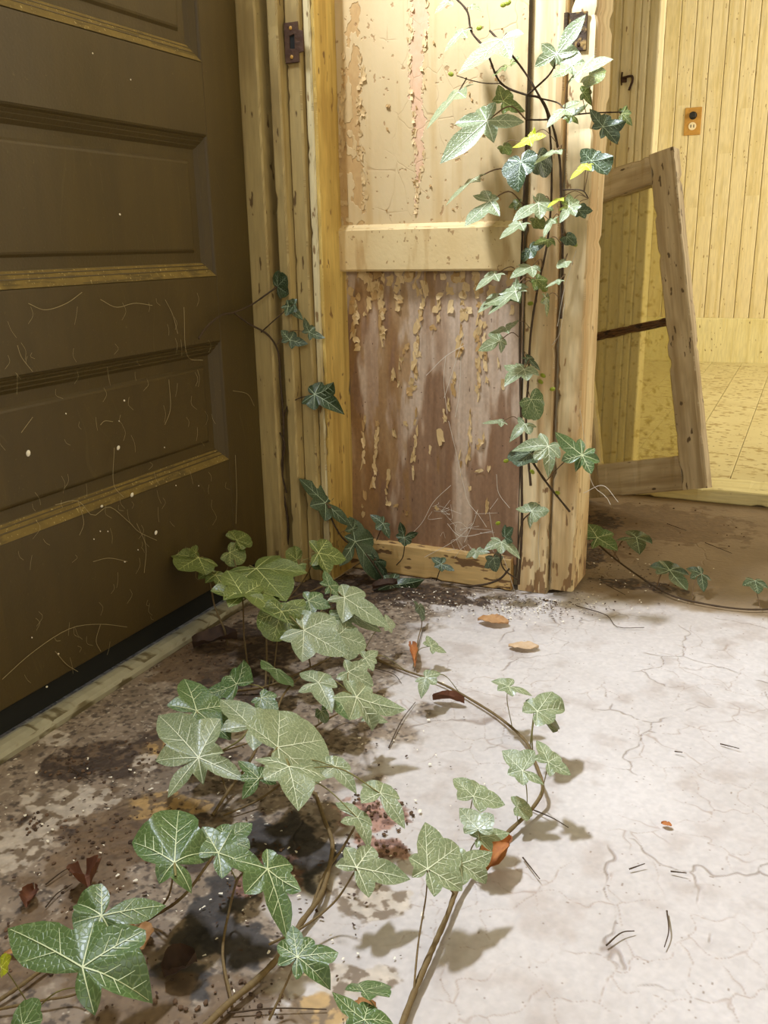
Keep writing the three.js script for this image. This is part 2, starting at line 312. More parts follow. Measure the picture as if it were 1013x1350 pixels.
      [2, 'd', [-0.443, 0.772, -1.48], [-0.21, 0.4, 0.89], [-0.443, 0.731, -1.47], [-0.472, 0.762, -1.48], [-0.42, 0.781, -1.48]],
      [2, 'd', [-0.423, 0.782, -1.51], [0.86, 0.15, 0.5], [-0.413, 0.753, -1.52]],
      [1, 'l', [-0.387, 0.785, -1.48], [-0.22, 0.89, 0.39], [-0.41, 0.767, -1.45]],
      [2, 'd', [-0.331, 0.768, -1.48], [0.27, 0.47, 0.84], [-0.301, 0.773, -1.48], [-0.308, 0.749, -1.48], [-0.346, 0.784, -1.48]],
      [1, 'y', [-0.334, 0.76, -1.46], [-0.24, 0.8, 0.55], [-0.351, 0.742, -1.44]],
      [1, 'l', [-0.529, 0.751, -1.5], [-0.47, 0.8, 0.39], [-0.559, 0.714, -1.46]],
      [1, 'l', [-0.497, 0.716, -1.49], [-0, 0.71, 0.71], [-0.522, 0.681, -1.45], [-0.524, 0.725, -1.49], [-0.483, 0.719, -1.49]],
      [0, 'o', [-0.463, 0.712, -1.54], [-0.16, 0.46, 0.87], [-0.479, 0.707, -1.54]],
      [1, 'l', [-0.413, 0.709, -1.48], [0.33, 0.7, 0.64], [-0.441, 0.685, -1.45], [-0.421, 0.721, -1.48], [-0.39, 0.699, -1.48]],
      [1, 'y', [-0.376, 0.714, -1.47], [-0.22, 0.88, 0.42], [-0.388, 0.702, -1.45]],
      [1, 'l', [-0.36, 0.702, -1.47], [0.21, 0.68, 0.7], [-0.368, 0.68, -1.45], [-0.343, 0.703, -1.47], [-0.364, 0.72, -1.48]],
      [0, 'd', [-0.352, 0.696, -1.5], [0.42, 0.5, 0.76], [-0.334, 0.696, -1.51]],
      [1, 'l', [-0.441, 0.678, -1.48], [-0.08, 0.85, 0.52], [-0.463, 0.658, -1.45]],
      [1, 'l', [-0.387, 0.682, -1.47], [-0.42, 0.66, 0.63], [-0.393, 0.659, -1.45]],
      [2, 'o', [-0.428, 0.687, -1.52], [0.62, 0.56, 0.55], [-0.415, 0.672, -1.52]],
      [1, 'o', [-0.401, 0.653, -1.5], [0.33, 0.78, 0.53], [-0.417, 0.646, -1.48], [-0.389, 0.644, -1.5]],
      [2, 'd', [-0.377, 0.657, -1.53], [0.49, 0.53, 0.69], [-0.363, 0.645, -1.53]],
      [2, 'd', [-0.439, 0.638, -1.53], [-0.29, 0.43, 0.86], [-0.414, 0.647, -1.53], [-0.45, 0.619, -1.53]],
      [1, 'l', [-0.421, 0.611, -1.48], [0.22, 0.86, 0.47], [-0.444, 0.596, -1.45], [-0.407, 0.604, -1.48]],
      [2, 'l', [-0.363, 0.619, -1.47], [-0.16, 0.8, 0.57], [-0.372, 0.61, -1.46]],
      [1, 'l', [-0.483, 0.599, -1.48], [-0.12, 0.85, 0.5], [-0.503, 0.578, -1.45]],
      [1, 'l', [-0.447, 0.576, -1.47], [-0.25, 0.64, 0.73], [-0.482, 0.557, -1.43], [-0.444, 0.594, -1.47], [-0.425, 0.579, -1.47]],
      [0, 'o', [-0.423, 0.589, -1.52], [0.51, 0.56, 0.65], [-0.405, 0.573, -1.52]],
      [1, 'l', [-0.374, 0.589, -1.48], [-0.21, 0.88, 0.42], [-0.392, 0.58, -1.47]],
      [1, 'l', [-0.478, 0.563, -1.48], [-0.11, 0.84, 0.53], [-0.498, 0.542, -1.45]],
      [1, 'l', [-0.441, 0.573, -1.46], [-0.27, 0.8, 0.53], [-0.473, 0.542, -1.43]],
      [1, 'o', [-0.406, 0.56, -1.52], [0.96, 0.12, 0.25], [-0.403, 0.531, -1.52]],
      [1, 'l', [-0.466, 0.512, -1.49], [-0.14, 0.83, 0.53], [-0.486, 0.506, -1.47], [-0.445, 0.525, -1.49]],
      [1, 'l', [-0.476, 0.489, -1.49], [0.6, 0.6, 0.52], [-0.5, 0.477, -1.46], [-0.473, 0.471, -1.49]],
      [1, 'd', [-0.435, 0.458, -1.52], [0.63, 0.69, 0.36], [-0.414, 0.44, -1.52]],
      [1, 'l', [-0.429, 0.444, -1.48], [0.14, 0.88, 0.45], [-0.45, 0.422, -1.45], [-0.405, 0.436, -1.48], [-0.458, 0.451, -1.47]],
      [2, 'm', [-0.424, 0.389, -1.51], [0.83, 0.17, 0.54], [-0.411, 0.358, -1.52]],
      [1, 'l', [-0.472, 0.348, -1.5], [0.1, 0.98, 0.18], [-0.499, 0.348, -1.48]],
      [1, 'l', [-0.431, 0.347, -1.5], [0.31, 0.79, 0.53], [-0.449, 0.321, -1.48], [-0.414, 0.342, -1.51], [-0.442, 0.358, -1.5]],
      [1, 'l', [-0.375, 0.322, -1.45], [0.38, 0.64, 0.67], [-0.371, 0.276, -1.44], [-0.432, 0.31, -1.45], [-0.356, 0.306, -1.45]],
      [2, 'd', [-0.422, 0.293, -1.51], [-0.03, 0.9, 0.44], [-0.457, 0.287, -1.5]],
      [1, 'm', [-0.32, 0.309, -1.46], [0.25, 0.49, 0.84], [-0.36, 0.344, -1.45], [-0.295, 0.299, -1.47], [-0.331, 0.28, -1.47]],
      [2, 'l', [-0.414, 0.191, -1.5], [-0.08, 0.59, 0.81], [-0.416, 0.161, -1.5], [-0.438, 0.195, -1.49], [-0.383, 0.198, -1.49]],
      [0, 'd', [-0.465, 0.133, -1.51], [-0.63, 0.14, 0.77], [-0.449, 0.154, -1.5]],
      [1, 'l', [-0.469, 0.126, -1.5], [0.24, 0.87, 0.43], [-0.492, 0.116, -1.48], [-0.436, 0.101, -1.5]],
      [0, 'l', [-0.521, 0.098, -1.51], [-0.21, 0.76, 0.62], [-0.539, 0.084, -1.51], [-0.497, 0.1, -1.51]],
      [0, 'd', [-0.49, 0.086, -1.52], [0.78, -0.13, 0.61], [-0.487, 0.058, -1.53]],
      [1, 'l', [-0.535, 1.008, -1.5], [0.36, 0.75, 0.55], [-0.518, 0.999, -1.5]],
      [1, 'o', [-0.488, 0.921, -1.53], [-0.23, 0.75, 0.62], [-0.505, 0.908, -1.52]],
      [2, 'o', [-0.477, 0.927, -1.53], [-0.31, 0.61, 0.73], [-0.466, 0.932, -1.53]],
    ],
  },
  hall: {
    stems: [
      [0.0016, [-0.419, 0.1, -1.82], [-0.393, 0.06, -1.841], [-0.332, 0.03, -1.793], [-0.248, 0.012, -1.716], [-0.182, 0.008, -1.654], [-0.13, 0.006, -1.641], [-0.056, 0.006, -1.64], [0.007, 0.006, -1.666]],
    ],
    leaves: [
      [0, 'm', [-0.335, 0.09, -1.698], [-0.02, 0.94, 0.35], [-0.294, 0.08, -1.672], [-0.363, 0.1, -1.744]],
      [0, 'd', [-0.279, 0.06, -1.819], [0.02, 0.99, 0.11], [-0.262, 0.05, -1.759], [-0.304, 0.06, -1.859]],
      [1, 'd', [-0.195, 0.04, -1.702], [0.09, 0.96, 0.27], [-0.158, 0.03, -1.646], [-0.213, 0.04, -1.677]],
      [1, 'd', [-0.137, 0.04, -1.703], [0.3, 0.84, 0.46], [-0.163, 0.045, -1.709], [-0.128, 0.02, -1.673]],
      [0, 'd', [-0.042, 0.045, -1.689], [0.18, 0.95, 0.26], [-0.034, 0.035, -1.658]],
    ],
  },
  middle: {
    stems: [
      [0.0016, [-0.492, 0.004, -0.831], [-0.523, 0.02, -0.859], [-0.548, 0.03, -0.879], [-0.555, 0.02, -0.957], [-0.541, 0.02, -1.009], [-0.515, 0.05, -0.996]],
      [0.002, [-0.582, 0.005, -0.745], [-0.588, 0.01, -0.785], [-0.589, 0.02, -0.831], [-0.597, 0.03, -0.879], [-0.609, 0.03, -0.927], [-0.634, 0.03, -0.998], [-0.661, 0.01, -1.123]],
      [0.0013, [-0.57, 0.005, -0.75], [-0.545, 0.01, -0.786], [-0.529, 0.02, -0.811], [-0.468, 0.1, -0.742]],
      [0.0012, [-0.597, 0.03, -0.879], [-0.618, 0.03, -0.849], [-0.587, 0.08, -0.746]],
      [0.0012, [-0.588, 0.01, -0.785], [-0.64, 0.03, -0.83], [-0.652, 0.08, -0.823]],
    ],
    leaves: [
      [2, 'm', [-0.669, 0.07, -0.933], [-0.23, 0.83, 0.51], [-0.667, 0.1, -0.949], [-0.71, 0.06, -0.905]],
      [0, 'm', [-0.652, 0.09, -0.82], [0.33, 0.94, 0.05], [-0.596, 0.07, -0.809], [-0.707, 0.1, -0.87]],
      [0, 'l', [-0.584, 0.09, -0.731], [0.11, 0.93, 0.36], [-0.675, 0.1, -0.777], [-0.569, 0.07, -0.716], [-0.565, 0.09, -0.752]],
      [0, 'l', [-0.567, 0.09, -0.814], [0.21, 0.97, 0.08], [-0.629, 0.1, -0.842], [-0.528, 0.08, -0.822]],
      [0, 'm', [-0.605, 0.08, -0.897], [0.3, 0.87, 0.4], [-0.579, 0.07, -0.895]],
      [2, 'l', [-0.503, 0.1, -0.772], [0.57, 0.82, -0.05], [-0.48, 0.08, -0.837]],
      [0, 'l', [-0.462, 0.11, -0.729], [0.31, 0.95, 0.05], [-0.43, 0.09, -0.692], [-0.504, 0.11, -0.727], [-0.431, 0.09, -0.754]],
      [1, 'm', [-0.506, 0.08, -0.735], [0.33, 0.94, 0.08], [-0.511, 0.07, -0.709], [-0.492, 0.07, -0.748], [-0.538, 0.09, -0.744]],
      [0, 'l', [-0.556, 0.08, -0.964], [0.15, 0.98, 0.15], [-0.52, 0.06, -0.933], [-0.594, 0.08, -0.98]],
      [0, 'm', [-0.53, 0.06, -0.969], [0.24, 0.97, 0.06], [-0.497, 0.05, -0.94]],
      [0, 'l', [-0.533, 0.08, -1.008], [0.58, 0.69, 0.43], [-0.501, 0.06, -1.02]],
      [0, 'l', [-0.473, 0.1, -0.914], [0.66, 0.74, 0.1], [-0.419, 0.08, -0.945], [-0.451, 0.06, -0.912]],
      [1, 'l', [-0.472, 0.06, -0.94], [0.48, 0.84, 0.24], [-0.448, 0.05, -0.953]],
      [0, 'l', [-0.446, 0.07, -0.804], [0.24, 0.96, 0.14], [-0.415, 0.05, -0.794], [-0.469, 0.07, -0.812]],
      [0, 'l', [-0.376, 0.07, -0.777], [0.26, 0.96, -0.05], [-0.339, 0.05, -0.758], [-0.402, 0.07, -0.786]],
      [0, 'l', [-0.386, 0.06, -0.74], [0.4, 0.91, -0.13], [-0.364, 0.04, -0.722], [-0.42, 0.06, -0.756]],
      [2, 'm', [-0.551, 0.04, -0.959], [0.72, 0.69, -0.01], [-0.541, 0.03, -0.949]],
    ],
  },
  front: {
    stems: [
      [0.0032, [-0.41, 0.01, -0.473], [-0.405, 0.008, -0.517], [-0.396, 0.008, -0.553], [-0.391, 0.01, -0.583], [-0.394, 0.01, -0.628], [-0.394, 0.012, -0.668], [-0.407, 0.012, -0.712], [-0.426, 0.008, -0.754], [-0.456, 0.006, -0.79], [-0.492, 0.004, -0.834]],
      [0.0018, [-0.394, 0.01, -0.648], [-0.406, 0.012, -0.702], [-0.408, 0.012, -0.745], [-0.389, 0.05, -0.746]],
      [0.0015, [-0.405, 0.006, -0.523], [-0.443, 0.01, -0.565], [-0.462, 0.02, -0.605], [-0.45, 0.06, -0.61], [-0.409, 0.09, -0.595]],
      [0.0013, [-0.408, 0.01, -0.591], [-0.385, 0.02, -0.611], [-0.366, 0.03, -0.646], [-0.344, 0.07, -0.654]],
      [0.0012, [-0.364, 0.005, -0.52], [-0.357, 0.03, -0.541], [-0.334, 0.08, -0.522]],
    ],
    leaves: [
      [0, 'm', [-0.465, 0.09, -0.599], [0.27, 0.96, 0.05], [-0.494, 0.1, -0.616], [-0.42, 0.07, -0.613], [-0.466, 0.1, -0.625]],
      [0, 'm', [-0.487, 0.07, -0.64], [0.18, 0.98, 0.05], [-0.478, 0.07, -0.675]],
      [1, 'm', [-0.409, 0.09, -0.598], [0.53, 0.85, 0.05], [-0.372, 0.05, -0.568], [-0.373, 0.08, -0.597]],
      [0, 'm', [-0.334, 0.08, -0.524], [0.08, 0.96, 0.27], [-0.304, 0.06, -0.523], [-0.306, 0.08, -0.542], [-0.35, 0.09, -0.544], [-0.356, 0.08, -0.529]],
      [1, 'l', [-0.345, 0.07, -0.656], [0.46, 0.88, 0.13], [-0.302, 0.05, -0.685], [-0.362, 0.08, -0.668]],
    ],
  },
  left_front: {
    stems: [
      [0.002, [-0.6, 0.005, -0.434], [-0.592, 0.006, -0.462], [-0.588, 0.006, -0.486], [-0.576, 0.006, -0.523], [-0.551, 0.006, -0.548], [-0.535, 0.01, -0.575], [-0.484, 0.06, -0.57], [-0.467, 0.09, -0.594]],
      [0.0014, [-0.595, 0.005, -0.429], [-0.558, 0.008, -0.455], [-0.539, 0.008, -0.469], [-0.521, 0.02, -0.475]],
      [0.0012, [-0.535, 0.01, -0.575], [-0.505, 0.05, -0.568], [-0.483, 0.1, -0.556]],
    ],
    leaves: [
      [2, 'm', [-0.486, 0.1, -0.56], [0.18, 0.97, 0.16], [-0.533, 0.1, -0.628], [-0.542, 0.1, -0.569], [-0.491, 0.09, -0.543], [-0.465, 0.08, -0.554], [-0.478, 0.08, -0.604]],
      [2, 'm', [-0.51, 0.09, -0.487], [0.31, 0.93, 0.18], [-0.476, 0.08, -0.529], [-0.529, 0.1, -0.51], [-0.493, 0.07, -0.482], [-0.54, 0.09, -0.49]],
      [0, 'm', [-0.466, 0.11, -0.419], [0.09, 0.96, 0.26], [-0.552, 0.11, -0.427], [-0.484, 0.12, -0.453], [-0.418, 0.08, -0.437], [-0.443, 0.09, -0.403]],
      [2, 'm', [-0.493, 0.08, -0.379], [-0.02, 0.85, 0.52], [-0.492, 0.09, -0.395]],
      [2, 'y', [-0.554, 0.08, -0.415], [-0.36, 0.57, 0.74], [-0.546, 0.09, -0.419]],
    ],
  },
  runner: {
    stems: [
      [0.003, [-0.58, 0.004, -1.197], [-0.515, 0.004, -1.18], [-0.455, 0.005, -1.162], [-0.391, 0.005, -1.129], [-0.337, 0.006, -1.093], [-0.29, 0.01, -1.046], [-0.253, 0.03, -0.967], [-0.233, 0.02, -0.93], [-0.236, 0.012, -0.903], [-0.25, 0.008, -0.853], [-0.263, 0.008, -0.804], [-0.27, 0.012, -0.742], [-0.266, 0.01, -0.698], [-0.262, 0.01, -0.638], [-0.259, 0.008, -0.594], [-0.254, 0.008, -0.549]],
      [0.0012, [-0.515, 0.005, -1.195], [-0.551, 0.006, -1.303], [-0.567, 0.01, -1.356], [-0.57, 0.04, -1.352]],
      [0.001, [-0.268, 0.012, -0.724], [-0.28, 0.04, -0.712], [-0.274, 0.08, -0.669]],
      [0.001, [-0.259, 0.008, -0.594], [-0.27, 0.03, -0.633], [-0.273, 0.06, -0.659], [-0.275, 0.08, -0.668]],
    ],
    leaves: [
      [2, 'd', [-0.571, 0.04, -1.355], [0.9, 0.43, -0.12], [-0.56, 0.02, -1.341]],
      [0, 'l', [-0.491, 0.04, -1.21], [0.52, 0.82, 0.24], [-0.468, 0.03, -1.218], [-0.503, 0.05, -1.224]],
      [0, 'l', [-0.45, 0.05, -1.09], [0.04, 0.91, 0.41], [-0.447, 0.03, -1.065], [-0.435, 0.05, -1.109]],
      [0, 'l', [-0.321, 0.07, -1.072], [0.16, 0.96, 0.21], [-0.29, 0.06, -1.078], [-0.347, 0.07, -1.078]],
      [2, 'l', [-0.262, 0.08, -1.003], [0.21, 0.96, 0.21], [-0.236, 0.07, -1.038], [-0.254, 0.09, -1.043]],
      [2, 'd', [-0.274, 0.07, -1.035], [0.33, 0.92, -0.21], [-0.283, 0.07, -1.049]],
      [2, 'd', [-0.262, 0.07, -1.018], [0.6, 0.77, -0.21], [-0.242, 0.05, -1.034]],
      [0, 'l', [-0.245, 0.07, -0.882], [0.08, 0.93, 0.36], [-0.22, 0.06, -0.88], [-0.274, 0.08, -0.897], [-0.24, 0.08, -0.912]],
      [0, 'l', [-0.219, 0.08, -0.895], [0.35, 0.9, 0.27], [-0.193, 0.07, -0.896], [-0.239, 0.09, -0.919]],
      [2, 'l', [-0.28, 0.07, -0.812], [0.36, 0.92, 0.18], [-0.249, 0.06, -0.826], [-0.306, 0.08, -0.821]],
      [2, 'l', [-0.261, 0.06, -0.773], [-0.04, 0.95, 0.31], [-0.286, 0.07, -0.786], [-0.25, 0.07, -0.789]],
      [1, 'l', [-0.26, 0.05, -0.773], [0.29, 0.95, 0.1], [-0.235, 0.045, -0.8]],
      [2, 'l', [-0.247, 0.03, -0.869], [0.55, 0.83, -0.02], [-0.232, 0.02, -0.881]],
      [0, 'l', [-0.276, 0.08, -0.67], [0.48, 0.86, 0.17], [-0.294, 0.1, -0.709], [-0.293, 0.09, -0.667], [-0.245, 0.06, -0.679], [-0.261, 0.08, -0.713]],
      [0, 'l', [-0.255, 0.07, -0.701], [0.46, 0.87, 0.16], [-0.232, 0.07, -0.731], [-0.231, 0.05, -0.709]],
      [1, 'm', [-0.268, 0.05, -0.515], [0.13, 0.99, -0.08], [-0.299, 0.06, -0.521], [-0.25, 0.04, -0.53]],
      [2, 'm', [-0.282, 0.05, -0.541], [-0.14, 0.89, -0.43], [-0.271, 0.04, -0.565]],
    ],
  },
};
const STAINS_AND_SHADE = [  // black patches mix dark floor stain with painted shade under the leaves
  ['soil', -0.719, -0.866, 0.073, 0.050],
  ['soil', -0.775, -0.795, 0.061, 0.041],
  ['soil', -0.822, -0.761, 0.040, 0.026],
  ['soil', -0.766, -1.044, 0.071, 0.074],
  ['soil', -0.639, -0.689, 0.080, 0.055],
  ['soil', -0.755, -0.654, 0.045, 0.018],
  ['soil', -0.760, -1.483, 0.120, 0.079],
  ['soil', -0.593, -1.508, 0.087, 0.046],
  ['soil', -0.801, -1.402, 0.102, 0.109],
  ['soil', -0.809, -1.176, 0.091, 0.088],
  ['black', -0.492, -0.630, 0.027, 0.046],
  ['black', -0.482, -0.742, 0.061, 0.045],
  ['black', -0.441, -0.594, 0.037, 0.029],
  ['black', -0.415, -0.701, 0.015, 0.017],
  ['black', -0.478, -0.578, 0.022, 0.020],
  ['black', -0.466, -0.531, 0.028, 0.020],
  ['brown', -0.656, -0.697, 0.081, 0.057],
  ['brown', -0.882, -1.146, 0.065, 0.066],
  ['brown', -0.853, -1.064, 0.062, 0.054],
  ['brown', -0.658, -0.623, 0.059, 0.051],
  ['brown', -0.619, -0.516, 0.045, 0.051],
  ['brown', -0.493, -0.500, 0.083, 0.035],
  ['brown', -0.395, -0.525, 0.041, 0.032],
  ['ochre', -0.656, -0.742, 0.043, 0.025],
  ['ochre', -0.741, -0.849, 0.027, 0.022],
  ['ochre', -0.614, -0.761, 0.019, 0.016],
  ['ochre', -0.331, -0.549, 0.027, 0.021],
  ['ochre', -0.671, -0.714, 0.013, 0.009],
  ['pale', -0.763, -0.620, 0.035, 0.056],
  ['pale', -0.770, -0.693, 0.047, 0.039],
  ['pale', -0.749, -0.723, 0.038, 0.017],
  ['pale', -0.738, -0.811, 0.020, 0.017],
  ['pale', -0.893, -0.814, 0.024, 0.019],
  ['pale', -0.662, -0.950, 0.026, 0.046],
  ['pale', -0.594, -0.863, 0.020, 0.025],
  ['pale', -0.360, -0.700, 0.047, 0.029],
  ['pale', -0.318, -0.597, 0.035, 0.026],
  ['rubble', -0.391, -0.835, 0.029, 0.029],
  ['rubble', -0.380, -0.779, 0.034, 0.018],
  ['rubble', -0.431, -0.834, 0.022, 0.030],
  ['rubble', -0.478, -0.687, 0.033, 0.041],
  ['brown', -0.292, -2.128, 0.213, 0.152],
  ['brown', -0.373, -1.914, 0.066, 0.120],
  ['soil', -0.380, -1.830, 0.039, 0.085],
  ['soil', -0.409, -2.082, 0.043, 0.095],
  ['soil', -0.256, -1.711, 0.088, 0.029],
  ['soil', -0.396, -1.699, 0.021, 0.084],
];
const FLAKE_STREAKS = [
  [0.018, 1, [-0.747, 0.594], [-0.744, 0.51], [-0.75, 0.462]],
  [0.021, 0.9, [-0.818, 0.594], [-0.804, 0.541], [-0.803, 0.452]],
  [0.018, 0.7, [-0.771, 0.594], [-0.78, 0.509]],
  [0.021, 0.8, [-0.705, 0.592], [-0.713, 0.53]],
  [0.016, 0.9, [-0.673, 0.595], [-0.677, 0.561]],
  [0.016, 1, [-0.656, 0.592], [-0.663, 0.542], [-0.67, 0.511], [-0.674, 0.464], [-0.681, 0.4], [-0.687, 0.371]],
  [0.016, 0.8, [-0.625, 0.594], [-0.613, 0.577], [-0.627, 0.546], [-0.631, 0.523], [-0.641, 0.489]],
  [0.016, 0.9, [-0.582, 0.595], [-0.578, 0.551], [-0.58, 0.52], [-0.585, 0.482], [-0.582, 0.443]],
  [0.013, 0.9, [-0.558, 0.594], [-0.549, 0.536], [-0.551, 0.483], [-0.547, 0.429], [-0.551, 0.366]],
  [0.012, 0.7, [-0.696, 0.467], [-0.71, 0.427], [-0.724, 0.406], [-0.704, 0.383]],
  [0.011, 0.8, [-0.595, 0.419], [-0.602, 0.383], [-0.61, 0.355], [-0.619, 0.326]],
  [0.010, 0.6, [-0.541, 0.506], [-0.534, 0.453], [-0.531, 0.414], [-0.533, 0.387]],
  [0.014, 0.3, [-0.52, 0.484], [-0.494, 0.381]],
  [0.009, 0.7, [-0.789, 0.322], [-0.794, 0.235], [-0.802, 0.208]],
  [0.011, 0.9, [-0.759, 0.311], [-0.765, 0.251], [-0.774, 0.171]],
  [0.010, 0.7, [-0.676, 0.337], [-0.678, 0.262], [-0.686, 0.201]],
  [0.007, 0.9, [-0.565, 0.34], [-0.565, 0.275], [-0.569, 0.25]],
  [0.014, 1, [-0.538, 0.301], [-0.546, 0.272]],
  [0.006, 0.7, [-0.584, 0.261], [-0.581, 0.207]],
  [0.014, 0.7, [-0.741, 0.209], [-0.741, 0.13]],
  [0.009, 0.6, [-0.796, 0.16], [-0.8, 0.11]],
  [0.009, 0.8, [-0.53, 0.174], [-0.531, 0.144]],
];
const LONE_FLAKES = [ [-0.625, 0.291, 0.014, 0.032], [-0.724, 0.292, 0.01, 0.023], [-0.698, 0.313, 0.01, 0.011], [-0.649, 0.264, 0.006, 0.018], [-0.634, 0.147, 0.009, 0.012], [-0.699, 0.13, 0.008, 0.011], [-0.616, 0.328, 0.01, 0.018], [-0.571, 0.254, 0.006, 0.027], [-0.545, 0.231, 0.018, 0.009], [-0.528, 0.236, 0.007, 0.016], [-0.564, 0.194, 0.007, 0.014], [-0.776, 0.184, 0.006, 0.027], [-0.723, 0.143, 0.014, 0.009] ];
const WEB_THREADS = [
  [[-0.599, 0.329, -1.57], [-0.586, 0.279, -1.57], [-0.566, 0.199, -1.57], [-0.559, 0.174, -1.57], [-0.536, 0.149, -1.57], [-0.521, 0.128, -1.57]],
  [[-0.516, 0.159, -1.57], [-0.505, 0.107, -1.57], [-0.486, 0.071, -1.57], [-0.457, -0.01, -1.57]],
  [[-0.594, 0.204, -1.57], [-0.63, 0.167, -1.57], [-0.656, 0.12, -1.57], [-0.699, 0.075, -1.57]],
  [[-0.605, 0.45, -1.57], [-0.609, 0.407, -1.57], [-0.602, 0.343, -1.57]],
  [[-0.569, 0.492, -1.57], [-0.587, 0.436, -1.57], [-0.608, 0.372, -1.57]],
  [[-0.644, 0.413, -1.57], [-0.605, 0.45, -1.57], [-0.569, 0.471, -1.57]],
  [[-0.575, 0.451, -1.57], [-0.578, 0.38, -1.57], [-0.586, 0.337, -1.57]],
  [[-0.503, 0.234, -1.57], [-0.498, 0.198, -1.57], [-0.476, 0.171, -1.57]],
  [[-0.566, 0.092, -1.57], [-0.548, 0.133, -1.57], [-0.539, 0.161, -1.57]],
  [[-0.65, 0.05, -1.57], [-0.585, 0.094, -1.57], [-0.547, 0.133, -1.57]],
  [[-0.601, 0.126, -1.57], [-0.577, 0.104, -1.57], [-0.508, 0.122, -1.57]],
  [[-0.379, 0.549, -1.54], [-0.386, 0.499, -1.54], [-0.406, 0.476, -1.57]],
  [[-0.345, 0.371, -1.54], [-0.333, 0.311, -1.54], [-0.316, 0.238, -1.54], [-0.292, 0.219, -1.54], [-0.284, 0.206, -1.54]],
  [[-0.332, 0.222, -1.54], [-0.299, 0.239, -1.54], [-0.271, 0.212, -1.54]],
  [[-0.417, 0.147, -1.57], [-0.419, 0.103, -1.57], [-0.414, 0.061, -1.57]],
  [[-0.39, 0.511, -1.54], [-0.38, 0.574, -1.54], [-0.363, 0.635, -1.54]],
];
const DOOR_THREADS = [
  [[-0.945, 0.096, -0.779], [-0.945, 0.111, -0.835], [-0.945, 0.117, -0.91], [-0.945, 0.099, -0.971], [-0.945, 0.071, -1.028]],
  [[-0.945, 0.099, -0.971], [-0.945, 0.076, -0.958], [-0.945, 0.056, -0.965]],
  [[-0.945, 0.095, -0.876], [-0.945, 0.066, -0.894], [-0.945, 0.045, -0.914]],
  [[-0.945, 0.306, -0.911], [-0.945, 0.3, -0.955], [-0.945, 0.27, -0.982], [-0.945, 0.275, -1.015], [-0.945, 0.235, -1.061]],
  [[-0.945, 0.3, -0.955], [-0.945, 0.264, -0.961], [-0.945, 0.249, -0.95]],
  [[-0.945, 0.235, -1.061], [-0.945, 0.217, -1.077], [-0.945, 0.189, -1.119]],
  [[-0.945, 0.231, -1.075], [-0.945, 0.187, -1.091], [-0.945, 0.145, -1.081]],
  [[-0.945, 0.361, -1.042], [-0.945, 0.304, -1.033], [-0.945, 0.281, -1.051]],
  [[-0.945, 0.572, -1.194], [-0.945, 0.547, -1.21], [-0.945, 0.516, -1.219]],
  [[-0.945, 0.581, -1.046], [-0.945, 0.568, -1.077], [-0.945, 0.571, -1.12], [-0.945, 0.565, -1.161]],
  [[-0.945, 0.584, -0.909], [-0.945, 0.574, -0.935], [-0.945, 0.58, -0.978], [-0.945, 0.593, -1.01]],
  [[-0.945, 0.532, -0.881], [-0.945, 0.517, -0.885], [-0.945, 0.495, -0.901]],
  [[-0.945, 0.445, -1.186], [-0.945, 0.396, -1.183], [-0.945, 0.374, -1.166]],
  [[-0.945, 0.4, -1.366], [-0.945, 0.385, -1.415], [-0.945, 0.361, -1.433]],
  [[-0.945, 0.281, -1.36], [-0.945, 0.209, -1.356], [-0.945, 0.152, -1.347]],
  [[-0.945, 0.557, -1.241], [-0.945, 0.476, -1.241], [-0.945, 0.465, -1.282]],
  [[-0.945, 0.401, -1.018], [-0.945, 0.405, -1.027], [-0.945, 0.401, -1.045]],
  [[-0.945, 0.418, -0.868], [-0.945, 0.435, -0.891]],
  [[-0.945, 0.201, -0.971], [-0.945, 0.196, -1.003], [-0.945, 0.177, -1.044]],
];
const DOOR_SPECKS = [ [0.388, -0.876, 0.007], [0.359, -1.052, 0.006], [0.428, -1.076, 0.003], [0.202, -1.12, 0.006], [0.279, -1.072, 0.006], [0.279, -1.003, 0.004], [0.178, -1.04, 0.003], [0.7, -1.107, 0.003], [0.088, -0.882, 0.003], [0.049, -0.853, 0.003], [0.242, -0.994, 0.002], [0.267, -1.182, 0.002], [0.429, -0.953, 0.002], [0.337, -1.161, 0.002], [0.251, -1.244, 0.002], [0.399, -1.06, 0.002], [0.237, -1.01, 0.002], [0.234, -0.979, 0.002], [0.912, -1.083, 0.002], [0.889, -1.159, 0.002], [0.187, -1.073, 0.002], [0.132, -0.839, 0.002] ];
